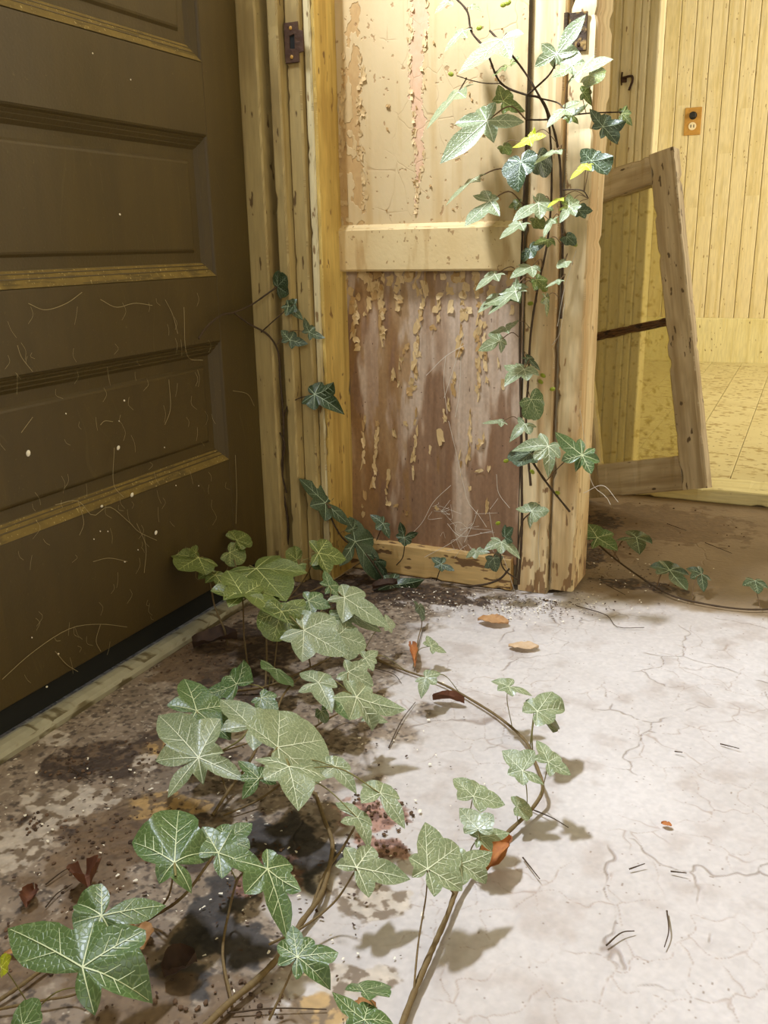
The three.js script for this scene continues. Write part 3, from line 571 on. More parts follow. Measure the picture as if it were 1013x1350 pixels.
const TWIGS = [
  [[-0.454, 0.003, -0.968], [-0.466, 0.003, -1.039], [-0.47, 0.003, -1.097]],
  [[-0.573, 0.003, -1.175], [-0.534, 0.003, -1.163], [-0.513, 0.003, -1.144]],
  [[-0.678, 0.003, -0.576], [-0.674, 0.003, -0.6], [-0.67, 0.003, -0.613]],
  [[-0.652, 0.003, -0.55], [-0.654, 0.003, -0.568], [-0.652, 0.003, -0.588]],
  [[-0.338, 0.003, -1.551], [-0.277, 0.003, -1.523], [-0.249, 0.003, -1.483], [-0.206, 0.003, -1.494]],
  [[-0.103, 0.003, -1.108], [-0.093, 0.003, -1.106]],
  [[-0.115, 0.003, -0.848], [-0.101, 0.003, -0.861]],
  [[-0.074, 0.003, -0.862], [-0.058, 0.003, -0.863]],
  [[-0.242, 0.003, -0.911], [-0.211, 0.003, -0.9], [-0.192, 0.003, -0.893]],
  [[-0.225, 0.003, -0.821], [-0.198, 0.003, -0.792]],
  [[-0.115, 0.003, -0.728], [-0.104, 0.003, -0.749], [-0.094, 0.003, -0.758]],
  [[-0.069, 0.003, -0.799], [-0.063, 0.003, -0.768], [-0.064, 0.003, -0.748]],
  [[-0.403, 0.003, -0.514], [-0.368, 0.003, -0.533], [-0.325, 0.003, -0.553]],
  [[-0.821, 0.003, -0.76], [-0.769, 0.003, -0.745]],
  [[-0.05, 0.003, -1.151], [-0.026, 0.003, -1.145]],
  [[-0.527, 0.003, -1.224], [-0.542, 0.003, -1.281], [-0.559, 0.003, -1.341]],
  [[-0.592, 0.003, -0.859], [-0.551, 0.003, -0.821]],
  [[-0.309, 0.003, -1.68], [-0.264, 0.003, -1.634]],
  [[-0.258, 0.003, -2.132], [-0.209, 0.003, -2.087]],
  [[-0.16, 0.003, -2.018], [-0.1, 0.003, -1.959]],
];
const SHOOTS = [[-0.585, 0.920, -1.540], [-0.536, 0.984, -1.540], [-0.496, 1.013, -1.540], [-0.488, 1.015, -1.540], [-0.366, 0.645, -1.540], [-0.417, 0.571, -1.550], [-0.415, 0.425, -1.550], [-0.397, 0.402, -1.550], [-0.429, 0.250, -1.550], [-0.479, 0.266, -1.550], [-0.379, 0.218, -1.540], [-0.492, 0.145, -1.550], [-0.419, 0.414, -1.550], [-0.441, 0.548, -1.550]];

// ---------------------------------------------------------------- floor of the near room
const FX0 = -1.0, FZ0 = -2.45, FS = 2.0, FL = 2.45;      // the textured stretch of floor, metres
const DIRT_EDGE = [[-2.45, -0.40], [-1.607, -0.456], [-1.45, -0.585], [-1.204, -0.519], [-1.04, -0.478], [-0.925, -0.449], [-0.843, -0.43], [-0.744, -0.41], [-0.667, -0.379], [-0.593, -0.372], [-0.45, -0.38], [-0.2, -0.55], [0.1, -0.75]];
function dirtEdge(z) { for (let i = 1; i < DIRT_EDGE.length; i++) if (z <= DIRT_EDGE[i][0]) { const a = DIRT_EDGE[i - 1], b = DIRT_EDGE[i]; return lerp(a[1], b[1], clamp((z - a[0]) / (b[0] - a[0]))); } return -0.75; }
const STAIN_AND_SHADE_COLOR = { soil: [62, 48, 36], black: [38, 35, 33], brown: [108, 86, 60], ochre: [180, 146, 90], pale: [190, 178, 160], rubble: [170, 128, 108] };
function floorPoint(x, z) {
  const big = fbm(x * 5 + 3, z * 5 + 8, 4), mid = fbm(x * 26, z * 26, 4), fine = fbm(x * 190, z * 190, 3);
  let c = mix3([184, 176, 168], [212, 207, 202], big); c = mix3(c, [164, 150, 138], smooth(0.52, 0.8, mid) * 0.4);
  c = c.map((v) => v * (0.95 + 0.1 * fine));
  let h = 0.55 + 0.18 * (mid - 0.5) + 0.12 * (fine - 0.5);
  const wx = x + (fbm(x * 22 + 5, z * 22, 3) - 0.5) * 0.05, wz = z + (fbm(x * 22, z * 22 + 50, 3) - 0.5) * 0.05;
  const crack = (1 - smooth(0.0, 0.028, worleyEdge(wx * 17, wz * 17))) * smooth(0.46, 0.62, fbm(x * 9 + 70, z * 9, 3));
  const crack2 = (1 - smooth(0.0, 0.02, worleyEdge(wx * 7 + 30, wz * 7 + 4))) * smooth(0.5, 0.6, fbm(x * 12 + 20, z * 12 + 9, 3));
  c = mix3(c, [142, 118, 100], crack * 0.4); c = mix3(c, [110, 90, 74], crack2 * 0.45); h -= crack * 0.12 + crack2 * 0.3;
  // dirty band along the door and the foot of the wall
  const hall = smooth(-1.60, -1.64, z + (mid - 0.5) * 0.05);
  const d = dirtEdge(z) - x + (fbm(x * 20 + 11, z * 20, 4) - 0.5) * 0.26;
  const dirt = smooth(-0.02, 0.05, d) * (1 - hall);
  if (dirt > 0) {
  let soil = mix3([156, 138, 116], [104, 86, 64], fbm(x * 30, z * 30 + 6, 4)); const gr = fbm(x * 170 + 4, z * 170, 3); soil = mix3(soil, [58, 46, 34], smooth(0.56, 0.70, gr) * 0.8); soil = mix3(soil, [176, 160, 136], smooth(0.60, 0.74, fbm(x * 120 + 60, z * 120, 3)) * 0.7); if (noise(x * 300, z * 300) > 0.93) soil = [206, 194, 172];
  c = mix3(c, soil, dirt * 0.85); h += dirt * (fbm(x * 90, z * 90, 3) - 0.45) * 0.5;
  }
  if (hall > 0) c = mix3(c, mix3([146, 124, 92], [112, 92, 64], fbm(x * 14, z * 10, 4)), hall * 0.9);  // brown hall dirt, with the shade behind the wall painted in
  for (const [kind, cx, cz, rx, rz] of STAINS_AND_SHADE) {
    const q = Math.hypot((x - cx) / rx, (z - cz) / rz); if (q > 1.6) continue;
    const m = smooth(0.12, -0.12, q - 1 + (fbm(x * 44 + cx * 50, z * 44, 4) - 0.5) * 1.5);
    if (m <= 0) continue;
    let s = STAIN_AND_SHADE_COLOR[kind]; const f = fbm(x * 120, z * 120 + 3, 3);
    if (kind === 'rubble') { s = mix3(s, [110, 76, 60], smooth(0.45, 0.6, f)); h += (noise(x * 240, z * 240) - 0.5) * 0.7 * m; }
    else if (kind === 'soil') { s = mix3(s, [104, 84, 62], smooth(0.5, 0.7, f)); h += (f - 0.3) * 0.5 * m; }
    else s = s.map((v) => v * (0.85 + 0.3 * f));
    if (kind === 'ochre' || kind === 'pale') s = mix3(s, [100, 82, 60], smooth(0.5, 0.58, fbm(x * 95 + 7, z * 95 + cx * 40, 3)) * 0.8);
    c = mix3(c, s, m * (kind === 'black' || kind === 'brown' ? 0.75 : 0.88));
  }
  if (noise(x * 330 + 7, z * 330) > 0.972) c = mix3(c, [92, 70, 50], 0.5);
  return [...c, h];
}
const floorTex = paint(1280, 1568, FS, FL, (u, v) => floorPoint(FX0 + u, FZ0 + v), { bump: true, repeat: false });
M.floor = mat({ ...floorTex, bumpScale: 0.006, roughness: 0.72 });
{
  const N = 200, g = new THREE.PlaneGeometry(FS, FL, N, N); g.rotateX(-Math.PI / 2); g.translate(FX0 + FS / 2, 0, FZ0 + FL / 2);
  const p = g.attributes.position, uv = new Float32Array(p.count * 2);
  for (let i = 0; i < p.count; i++) {
    const x = p.getX(i), z = p.getZ(i); uv[i * 2] = x - FX0; uv[i * 2 + 1] = z - FZ0;
    p.setY(i, (fbm(x * 4 + 2, z * 4, 3) - 0.5) * 0.004 - 0.001);
  }
  g.setAttribute('uv', new THREE.BufferAttribute(uv, 2)); g.computeVertexNormals();
  const fg = structGroup('floor', 'worn pale concrete floor with fine cracks and dirt along the door', 'floor');
  part('slab_surface', g, M.floor, fg);
  M.floorFar = mat({ ...paint(512, 512, 1, 1, (x, y) => { const n = fbm(x * 8, y * 8, 4); const c = mix3([184, 176, 168], [212, 207, 202], n); return mix3(c, [164, 150, 138], smooth(0.52, 0.8, fbm(x * 26, y * 26, 4)) * 0.4); }), roughness: 0.72 });
  part('slab', box(-1.0, 1.9, -0.12, -0.002, -0.02, 1.9, 0.002), M.floorFar, fg);
  part('slab', box(0.99, 1.9, -0.12, -0.002, -2.45, -0.02, 0.002), M.floorFar, fg);
  part('slab', box(-1.1, 1.0, -0.12, -0.02, -2.45, -0.02, 0.002), M.floorFar, fg);
}

// ---------------------------------------------------------------- room shell
struct('wall_right', box(1.7, 1.82, 0, 2.5, -2.5, 1.75, 0.004), M.wallPlain, 'plain plastered wall on the open side of the room', 'wall');
struct('ceiling', box(-1.2, 1.85, 2.5, 2.6, -5.3, 1.85, 0.004), M.ceiling, 'flat pale ceiling', 'ceiling');
{
  const g = structGroup('wall_rear', 'plastered wall with a wide window', 'wall');
  for (const b of [[-1.1, -0.27, 0, 2.5], [0.97, 1.8, 0, 2.5], [-0.27, 0.97, 0, 1.18], [-0.27, 0.97, 2.32, 2.5]]) part('plaster', box(b[0], b[1], b[2], b[3], 1.70, 1.82, 0.004), M.wallPlain, g);
  const w = structGroup('window_1', 'wide window glowing with daylight', 'window');
  part('pane', box(-0.25, 0.95, 1.20, 2.30, 1.72, 1.73, 0.002), M.daylightPane, w);
  for (const b of [[-0.28, -0.24, 1.18, 2.32], [0.94, 0.98, 1.18, 2.32], [-0.24, 0.94, 1.16, 1.20], [-0.24, 0.94, 2.30, 2.34]]) part('frame', box(b[0], b[1], b[2], b[3], 1.69, 1.74, 0.003), M.trimPale, w);
}
{
  const g = structGroup('wall_left', 'plastered wall beside and above the olive door', 'wall');
  part('plaster', box(-1.08, -0.945, 0, 2.5, -0.60, 1.8, 0.004), M.wallPlain, g);
  part('plaster', box(-1.08, -0.945, 2.03, 2.5, -1.62, -0.60, 0.004), M.wallPlain, g);
}

// ---------------------------------------------------------------- the olive panelled door (plane x = -0.945, u = z, v = y)
const DX = -0.945;
function ringGeo(z0, z1, y0, y1, profile, close) {       // profile: [inset, depth below the face] ...
  const pos = []; const loop = (ins, d) => [[DX - d, y0 + ins, z0 + ins], [DX - d, y0 + ins, z1 - ins], [DX - d, y1 - ins, z1 - ins], [DX - d, y1 - ins, z0 + ins]];
  for (let i = 1; i < profile.length; i++) {
    const a = loop(...profile[i - 1]), b = loop(...profile[i]);
    for (let k = 0; k < 4; k++) { const l = (k + 1) % 4; pos.push(...a[k], ...b[k], ...b[l], ...a[k], ...b[l], ...a[l]); }
  }
  if (close) { const e = loop(...profile[profile.length - 1]); pos.push(...e[0], ...e[3], ...e[2], ...e[0], ...e[2], ...e[1]); }
  const g = new THREE.BufferGeometry(); g.setAttribute('position', new THREE.Float32BufferAttribute(pos, 3)); g.computeVertexNormals(); return metreUV(g);
}
{
  const d = structGroup('door_1', 'dark olive-brown panelled wooden door covered in cobwebs and dust', 'door');
  const zr = -1.345, zl = -0.73, T = 0.042;
  part('stile', box(DX - T, DX, 0.05, 2.02, -1.455, zr, 0.002), M.door, d);
  part('stile', box(DX - T, DX, 0.05, 2.02, zl, -0.615, 0.002), M.door, d);
  for (const [a, b] of [[0.05, 0.276], [0.492, 0.603], [0.83, 0.941], [1.10, 1.165], [1.40, 1.72], [1.98, 2.02]]) part('rail', box(DX - T, DX, a, b, zr, zl, 0.0015), M.door, d);
  for (const [a, b] of [[0.276, 0.492], [0.603, 0.83], [0.941, 1.10]]) {
    part('moulding', ringGeo(zr, zl, a, b, [[0, 0], [0.0015, 0.0008], [0.004, 0.0045], [0.0058, 0.0030], [0.0095, 0.0062], [0.0112, 0.0048], [0.0165, 0.0095], [0.0180, 0.0085], [0.0235, 0.0140]]), M.door, d);
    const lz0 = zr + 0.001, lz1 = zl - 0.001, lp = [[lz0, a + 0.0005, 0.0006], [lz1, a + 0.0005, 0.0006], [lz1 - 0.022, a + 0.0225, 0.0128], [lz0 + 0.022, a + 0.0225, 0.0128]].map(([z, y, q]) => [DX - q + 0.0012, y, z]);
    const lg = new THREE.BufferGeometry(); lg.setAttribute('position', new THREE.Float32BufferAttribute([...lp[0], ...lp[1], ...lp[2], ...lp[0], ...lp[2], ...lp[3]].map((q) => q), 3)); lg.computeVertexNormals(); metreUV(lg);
    part('ledge', lg, M.doorLedge, d).userData.label = 'dusty sloping ledge with light from above painted in';
    part('panel', ringGeo(zr + 0.0235, zl - 0.0235, a + 0.0235, b - 0.0235, [[0, 0.014], [0.016, 0.0145], [0.020, 0.0105], [0.023, 0.0095]], true), M.door, d);
  }
  part('panel', box(DX - T + 0.01, DX - 0.012, 1.165, 1.40, zr, zl, 0.002), M.door, d);
  part('panel', box(DX - T + 0.01, DX - 0.008, 1.72, 1.98, zr, -1.115, 0.002), M.door, d);
  part('panel', box(DX - T + 0.01, DX - 0.008, 1.72, 1.98, -0.925, zl, 0.002), M.door, d);
  part('pane', box(DX - 0.024, DX - 0.018, 1.72, 1.98, -1.115, -0.925, 0.001), M.daylightPane, d);
  part('back_board', box(DX - T - 0.02, DX - T, 0.05, 2.02, -1.47, -0.60, 0.002), M.door, d);
  part('bottom_sweep', box(DX - T, DX - 0.006, 0.012, 0.052, -1.455, -0.615, 0.002), M.black, d);
  // pale weathered strip along the foot of the door
  const sg = []; const prof = [[-0.004, 0], [0.034, 0], [0.034, 0.007], [0.030, 0.012], [0.020, 0.0155], [0.008, 0.0150], [-0.004, 0.010]];
  const nz = 60, pos = [], idx = [], m = prof.length;
  for (let j = 0; j <= nz; j++) { const z = lerp(-1.36, -0.55, j / nz); prof.forEach(([px, py], k) => { const w = (fbm(k * 3.1, z * 40, 3) - 0.5) * 0.003; pos.push(DX + px + (py > 0 ? w : 0), py + (py > 0 ? w : 0), z); }); }
  for (let j = 0; j < nz; j++) for (let k = 0; k < m; k++) { const a = j * m + k, b = j * m + (k + 1) % m; idx.push(a, b, a + m, b, b + m, a + m); }
  const g = new THREE.BufferGeometry(); g.setAttribute('position', new THREE.Float32BufferAttribute(pos, 3)); g.setIndex(idx); const gf = g.toNonIndexed(); gf.computeVertexNormals(); metreUV(gf);
  struct('trim_1', gf, M.thresholdStrip, 'pale flaking threshold strip along the foot of the door', 'threshold');
}

// ---------------------------------------------------------------- stepped door jamb between the door and the panelled wall
struct('trim_2', wornBoard(-0.99, -0.908, 0, 2.5, -1.50, -1.456, 0.0022, 2, 0.02), M.trimOlive, 'ochre jamb board next to the olive door', 'jamb');
struct('trim_3', wornBoard(-0.96, -0.885, 0, 2.5, -1.57, -1.525, 0.001, 4, 0.1), M.trimOlive, 'recessed ochre board at the back of the jamb groove', 'jamb');
struct('trim_4', wornBoard(-0.8935, -0.872, 0, 2.5, -1.54, -1.468, 0.0022, 5, 0.2), M.trimOlive, 'narrow ochre jamb board beside the groove', 'jamb');
struct('trim_5', wornBoard(-0.871, -0.843, 0, 2.5, -1.56, -1.490, 0.002, 6, 0.3), M.trimOlive, 'ochre jamb board carrying the rusty strike plate', 'jamb');
struct('trim_12', wornBoard(-0.842, -0.828, 0, 2.5, -1.60, -1.5017, 0.002, 18, 0.05), M.trimPale, 'pale worn board between the jamb and the yellow casing', 'jamb');
struct('trim_6', wornBoard(-0.8278, -0.8205, 0, 2.5, -1.60, -1.5025, 0.002, 8, 0.05), M.trimYellowLit, 'yellow casing side painted brighter for bounce light, with a chipped edge beside the peeling wall', 'casing');
{
  const s = thing('strike_plate', 'rusty steel strike plate screwed to the ochre jamb', 'strike plate');
  const sh = new THREE.Shape(); const P = [[-0.0135, -0.031], [0.0125, -0.031], [0.0125, -0.017], [0.022, -0.015], [0.022, 0.016], [0.0125, 0.018], [0.0125, 0.031], [-0.0135, 0.031]];
  P.forEach(([x, y], i) => (i ? sh.lineTo(x, y) : sh.moveTo(x, y)));
  const hole = new THREE.Path(); [[-0.005, -0.010], [-0.005, 0.011], [0.006, 0.013], [0.006, -0.011]].forEach(([x, y], i) => (i ? hole.lineTo(x, y) : hole.moveTo(x, y))); sh.holes.push(hole);
  const pg = new THREE.ExtrudeGeometry(sh, { depth: 0.002, bevelEnabled: true, bevelSize: 0.0006, bevelThickness: 0.0006, bevelSegments: 1 });
  part('plate', metreUV(pg), M.rust, s);
  const back = new THREE.BoxGeometry(0.012, 0.026, 0.001); part('latch_hole', back, M.black, s);
  for (const y of [-0.0225, 0.0225]) { const c = new THREE.SphereGeometry(0.0032, 10, 6); c.scale(1, 1, 0.4); c.translate(-0.001, y, 0.0028); part('screw', c, M.brass, s); }
  s.position.set(-0.856, 0.985, -1.4885);
}

// ---------------------------------------------------------------- panelled back wall with peeling paint
const WX0 = -0.8215, WX1 = -0.466;
const STRIP_L = [[1.35, -0.672], [1.052, -0.673], [0.988, -0.676], [0.938, -0.678], [0.893, -0.673], [0.852, -0.669], [0.782, -0.668], [0.746, -0.667], [0.69, -0.6655]];
const STRIP_R = [[1.35, -0.646], [1.049, -0.644], [1.001, -0.646], [0.936, -0.655], [0.892, -0.651], [0.851, -0.649], [0.781, -0.655], [0.746, -0.664], [0.69, -0.6652]];
const OLD_L = [[1.35, -0.79], [1.065, -0.786], [0.966, -0.804], [0.861, -0.814], [0.789, -0.818], [0.692, -0.815]];
const OLD_R = [[1.35, -0.77], [1.063, -0.765], [0.963, -0.772], [0.859, -0.775], [0.75, -0.771], [0.691, -0.775]];
function along(t, y) { if (y >= t[0][0]) return t[0][1]; for (let i = 1; i < t.length; i++) if (y >= t[i][0]) return lerp(t[i - 1][1], t[i][1], (t[i - 1][0] - y) / (t[i - 1][0] - t[i][0])); return t[t.length - 1][1]; }
const upperTex = paint(640, 896, 0.38, 0.70, (u, v) => {
  const x = WX0 - 0.005 + u, y = 0.66 + v;
  const n = fbm(x * 18, y * 7, 4), f = fbm(x * 200, y * 120, 3), st = fbm(x * 46 + 4, y * 3, 4);
  let c = mix3([214, 192, 146], [202, 176, 126], n); c = mix3(c, [190, 156, 98], smooth(0.5, 0.8, st) * 0.6); let h = 0.62 + 0.1 * (f - 0.5);
  const j = (fbm(x * 20, y * 70, 3) - 0.5) * 0.02 + (hash(Math.floor(y * 160), 5) - 0.5) * 0.004;
  const inS = x > along(STRIP_L, y) + j && x < along(STRIP_R, y) + j * 0.7;
  const inO = x > along(OLD_L, y) + j * 1.2 && x < along(OLD_R, y) + j && fbm(x * 60 + 3, y * 34, 3) > 0.50;
  const cut = x < -0.805 && y < 0.83 && y > 0.70;
  if (inS) { c = mix3([222, 182, 146], [208, 170, 128], f); h = 0.25 + 0.1 * (f - 0.5); }
  if (inO || cut) { c = mix3([198, 164, 108], [184, 148, 94], f); h = 0.25 + 0.1 * (f - 0.5); }
  const tiny = fbm(x * 110 + 8, y * 90, 3); if (tiny > 0.79) { c = mix3(c, [156, 118, 72], 0.6); h -= 0.2; }
  const cr = (1 - smooth(0, 0.03, worleyEdge(x * 26 + n * 2, y * 14))) * smooth(0.55, 0.66, fbm(x * 15 + 33, y * 12, 3)); c = mix3(c, [150, 116, 74], cr * 0.3); h -= cr * 0.15;
  return [...c, h];
}, { bump: true, repeat: false });
M.upperPanel = mat({ ...upperTex, bumpScale: 0.0025, roughness: 0.7 });
const railTex = paint(512, 512, 0.4, 0.4, (x, y) => {
  const n = fbm(x * 14 + 2, y * 12, 4), f = fbm(x * 190, y * 190, 3), s = fbm(x * 50, y * 9, 4);
  let c = mix3([224, 202, 150], [206, 178, 122], n); c = mix3(c, [172, 134, 78], smooth(0.6, 0.78, s) * 0.5); if (fbm(x * 140, y * 110 + 5, 3) > 0.78) c = mix3(c, [140, 104, 60], 0.6);
  return [...c, 0.5 + 0.3 * (f - 0.5)];
}, { bump: true });
M.rail = mat({ ...railTex, bumpScale: 0.001, roughness: 0.7 });
M.bottomRail = mat({ ...paintedWood([206, 172, 110], [158, 118, 62], [120, 86, 50], 0.05, 83), bumpScale: 0.0012, roughness: 0.75 });
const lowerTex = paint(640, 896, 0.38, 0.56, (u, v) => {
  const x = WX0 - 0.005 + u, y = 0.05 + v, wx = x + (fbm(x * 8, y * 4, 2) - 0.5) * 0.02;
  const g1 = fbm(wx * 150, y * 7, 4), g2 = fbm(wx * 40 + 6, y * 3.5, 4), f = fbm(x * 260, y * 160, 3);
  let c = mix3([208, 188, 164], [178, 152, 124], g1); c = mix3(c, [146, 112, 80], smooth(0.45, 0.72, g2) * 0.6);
  const lowStain = smooth(0.42, 0.56, fbm(wx * 26 + 9, y * 6, 4) + (0.30 - y) * 0.55); c = mix3(c, mix3([134, 96, 62], [106, 72, 44], g1), lowStain * 0.7);  // brown stain in streaks, denser towards the bottom
  const leftBounce = smooth(0.5, 0.62, fbm(wx * 40, y * 8 + 40, 4) - (x + 0.74) * 1.6); c = mix3(c, [150, 112, 62], leftBounce * 0.6);  // yellow bounce light painted onto the left side of the panel
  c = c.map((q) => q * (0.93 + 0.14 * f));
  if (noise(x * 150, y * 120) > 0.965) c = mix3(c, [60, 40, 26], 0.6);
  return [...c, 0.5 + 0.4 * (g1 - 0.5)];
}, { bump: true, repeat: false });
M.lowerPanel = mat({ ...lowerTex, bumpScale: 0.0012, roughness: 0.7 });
function bowed(x0, x1, y0, y1, z, nx, ny, fn, tx0, ty0) {
  const g = new THREE.PlaneGeometry(x1 - x0, y1 - y0, nx, ny); g.translate((x0 + x1) / 2, (y0 + y1) / 2, z);
  const p = g.attributes.position, uv = new Float32Array(p.count * 2);
  for (let i = 0; i < p.count; i++) { const x = p.getX(i), y = p.getY(i); p.setZ(i, z + fn(x, y)); uv[i * 2] = x - tx0; uv[i * 2 + 1] = y - ty0; }
  g.setAttribute('uv', new THREE.BufferAttribute(uv, 2)); g.computeVertexNormals(); return g;
}
const warp = (x, y) => (fbm(x * 22 + y * 3, y * 1.6, 2) - 0.5) * 0.016 * smooth(0.62, 0.45, y);
M.flake = mat({ color: new THREE.Color().setRGB(206 / 255, 176 / 255, 122 / 255, THREE.SRGBColorSpace), roughness: 0.75 });
M.flakeB = mat({ color: new THREE.Color().setRGB(220 / 255, 192 / 255, 140 / 255, THREE.SRGBColorSpace), roughness: 0.75 });
M.flakeC = mat({ color: new THREE.Color().setRGB(186 / 255, 150 / 255, 94 / 255, THREE.SRGBColorSpace), roughness: 0.75 });
function flakeGeo(w, h) {
  const n = 11, pos = [0, 0, 0.0008], idx = [], lift = rr(0, 6.28), q = rr(0.0012, 0.004);
  for (let i = 0; i < n; i++) {
    const a = i / n * Math.PI * 2, sq = 1 / Math.max(Math.abs(Math.cos(a)), Math.abs(Math.sin(a)));
    const k = lerp(1, sq, 0.85) * (rnd() < 0.35 ? rr(0.45, 0.7) : rr(0.8, 1.15)), x = Math.cos(a) * w / 2 * k, y = Math.sin(a) * h / 2 * k;
    pos.push(x, y, 0.0006 + q * Math.max(0, Math.cos(a - lift)) * rr(0.5, 1.2)); 
  }
  for (let i = 0; i < n; i++) idx.push(0, 1 + i, 1 + (i + 1) % n);
  const g = new THREE.BufferGeometry(); g.setAttribute('position', new THREE.Float32BufferAttribute(pos, 3)); g.setIndex(idx); const f = g.toNonIndexed(); f.computeVertexNormals(); return f;
}
{
  const g = structGroup('wall_back', 'panelled wall with cream paint peeling off brown wood', 'wall');
  part('upper_panel', bowed(WX0, WX1, 0.66, 1.35, -1.582, 20, 30, () => 0, WX0 - 0.005, 0.66), M.upperPanel, g);
  part('backing', box(-1.1, -0.40, 0, 2.5, -1.70, -1.612, 0.003), M.wallPlain, g);
  part('plaster', box(WX0, -0.355, 1.35, 2.5, -1.62, -1.58, 0.003), M.wallPlain, g);
  part('plaster', box(0.75, 1.75, 0, 2.5, -1.70, -1.58, 0.003), M.wallPlain, g);
  part('plaster', box(-0.36, 0.75, 2.05, 2.5, -1.70, -1.58, 0.003), M.wallPlain, g);
  // middle rail with a bevelled top edge
  const rs = new THREE.Shape(); [[0, 0], [0.013, 0.001], [0.015, 0.004], [0.015, 0.074], [0.012, 0.076], [0.010, 0.079], [0.004, 0.084], [0, 0.085]].forEach(([a, b], i) => (i ? rs.lineTo(a, b) : rs.moveTo(a, b)));
  const rg = new THREE.ExtrudeGeometry(rs, { depth: WX1 - WX0, bevelEnabled: false, curveSegments: 2 }); rg.rotateY(-Math.PI / 2); rg.translate(WX1, 0.602, -1.585); 
  { const p = rg.attributes.position; for (let i = 0; i < p.count; i++) { const dz = p.getZ(i) + 1.585; p.setZ(i, -1.585 + Math.abs(dz)); } rg.computeVertexNormals(); }
  part('middle_rail', metreUV(rg), M.rail, g);
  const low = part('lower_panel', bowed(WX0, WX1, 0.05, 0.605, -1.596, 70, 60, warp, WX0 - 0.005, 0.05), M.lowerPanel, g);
  part('bottom_rail', wornBoardX(WX0, WX1 - 0.008, 0, 0.066, -1.60, -1.580), M.bottomRail, g);
  reseed(101);
  const mats = [M.flake, M.flake, M.flakeB, M.flakeC]; let count = 0;
  const put = (x, y, w, h, on, z) => { if (count++ > 285) return; const f = part('paint_flake', flakeGeo(w, h), mats[Math.floor(rnd() * 4)], on); f.position.set(x, y, z); f.rotation.z = rr(-0.25, 0.25); };
  for (const [w, dens, ...pts] of FLAKE_STREAKS) for (let i = 1; i < pts.length; i++) {
    const L = Math.hypot(pts[i][0] - pts[i - 1][0], pts[i][1] - pts[i - 1][1]), n = Math.max(1, Math.round(L / 0.0115 * dens));
    for (let k = 0; k < n; k++) { const t = (k + rnd() * 0.6) / n, x = lerp(pts[i - 1][0], pts[i][0], t) + rr(-0.3, 0.3) * w, y = lerp(pts[i - 1][1], pts[i][1], t); put(x, y, w * rr(0.4, 1.05), rr(0.011, 0.030), low, -1.5955 + warp(x, y)); }
  }
  for (const [x, y, w, h] of LONE_FLAKES) put(x, y, w, h, low, -1.5955 + warp(x, y));
  for (let i = 0; i < 40; i++) { const x = rr(-0.815, -0.475), y = 0.602 - Math.pow(rnd(), 2) * 0.07; put(x, y, rr(0.008, 0.02), rr(0.012, 0.03), low, -1.5955 + warp(x, y)); }
  const up = g.children[0];
  for (let i = 0; i < 46; i++) { const y = rr(0.70, 1.06), left = rnd() < 0.6; part('paint_flake', flakeGeo(rr(0.004, 0.009), rr(0.006, 0.016)), M.flakeB, up).position.set((left ? along(STRIP_L, y) : along(STRIP_R, y)) + rr(-0.003, 0.003), y, -1.5815); }
  for (let i = 0; i < 40; i++) { const y = rr(0.695, 0.98), left = rnd() < 0.5; part('paint_flake', flakeGeo(rr(0.005, 0.012), rr(0.008, 0.022)), M.flake, up).position.set((left ? along(OLD_L, y) : along(OLD_R, y)) + rr(-0.006, 0.006), y, -1.5815); }
  for (let i = 0; i < 18; i++) part('paint_flake', flakeGeo(rr(0.003, 0.006), rr(0.004, 0.008)), M.flakeC, up).position.set(rr(-0.76, -0.5), rr(0.70, 1.0), -1.5815);
}
function wornBoardX(x0, x1, y0, y1, z0, z1) {      // the same worn board lying along x
  const g = wornBoard(y0, y1, x0, x1, z0, z1, 0.003, 31); const p = g.attributes.position;
  for (let i = 0; i < p.count; i++) { const a = p.getX(i), b = p.getY(i); p.setX(i, b); p.setY(i, a); }
  const idx = []; for (let i = 0; i < p.count; i += 3) { for (const at of [p]) { const x = at.getX(i + 1), y = at.getY(i + 1), z = at.getZ(i + 1); at.setXYZ(i + 1, at.getX(i + 2), at.getY(i + 2), at.getZ(i + 2)); at.setXYZ(i + 2, x, y, z); } }
  g.computeVertexNormals(); const uvg = metreUV(g); const uv = uvg.attributes.uv; for (let i = 0; i < uv.count; i++) uv.setXY(i, uv.getY(i), uv.getX(i)); return uvg;
}
struct('trim_7', wornBoard(-0.464, -0.406, 0, 2.05, -1.64, -1.592, 0.003, 12, 0.07), M.postCream, 'cream stile board behind the climbing ivy', 'stile');
struct('trim_8', wornBoard(-0.399, -0.355, 0.012, 2.05, -1.70, -1.590, 0.004, 14, 0.22), M.postCream, 'weathered cream door post with chipped edges', 'post');
struct('trim_9', box(-0.412, -0.395, 0, 2.05, -1.69, -1.640, 0.001), M.postCream, 'recessed cream strip between stile and post', 'trim');
{
  const h = thing('hinge_leaf', 'corroded hinge leaf on the cream post behind an ivy leaf', 'hinge');
  part('plate', box(-0.403, -0.371, 0.943, 1.0, -1.590, -1.586, 0.001), M.rustHinge, h);
  const k = new THREE.CylinderGeometry(0.004, 0.004, 0.058, 10); k.translate(-0.405, 0.9715, -1.586); part('knuckle', k, M.rustHinge, h);
  for (const y of [0.953, 0.972, 0.99]) { const c = new THREE.SphereGeometry(0.003, 8, 6); c.scale(1, 1, 0.5); c.translate(-0.384, y, -1.5855); part('screw', c, M.rust, h); }
}

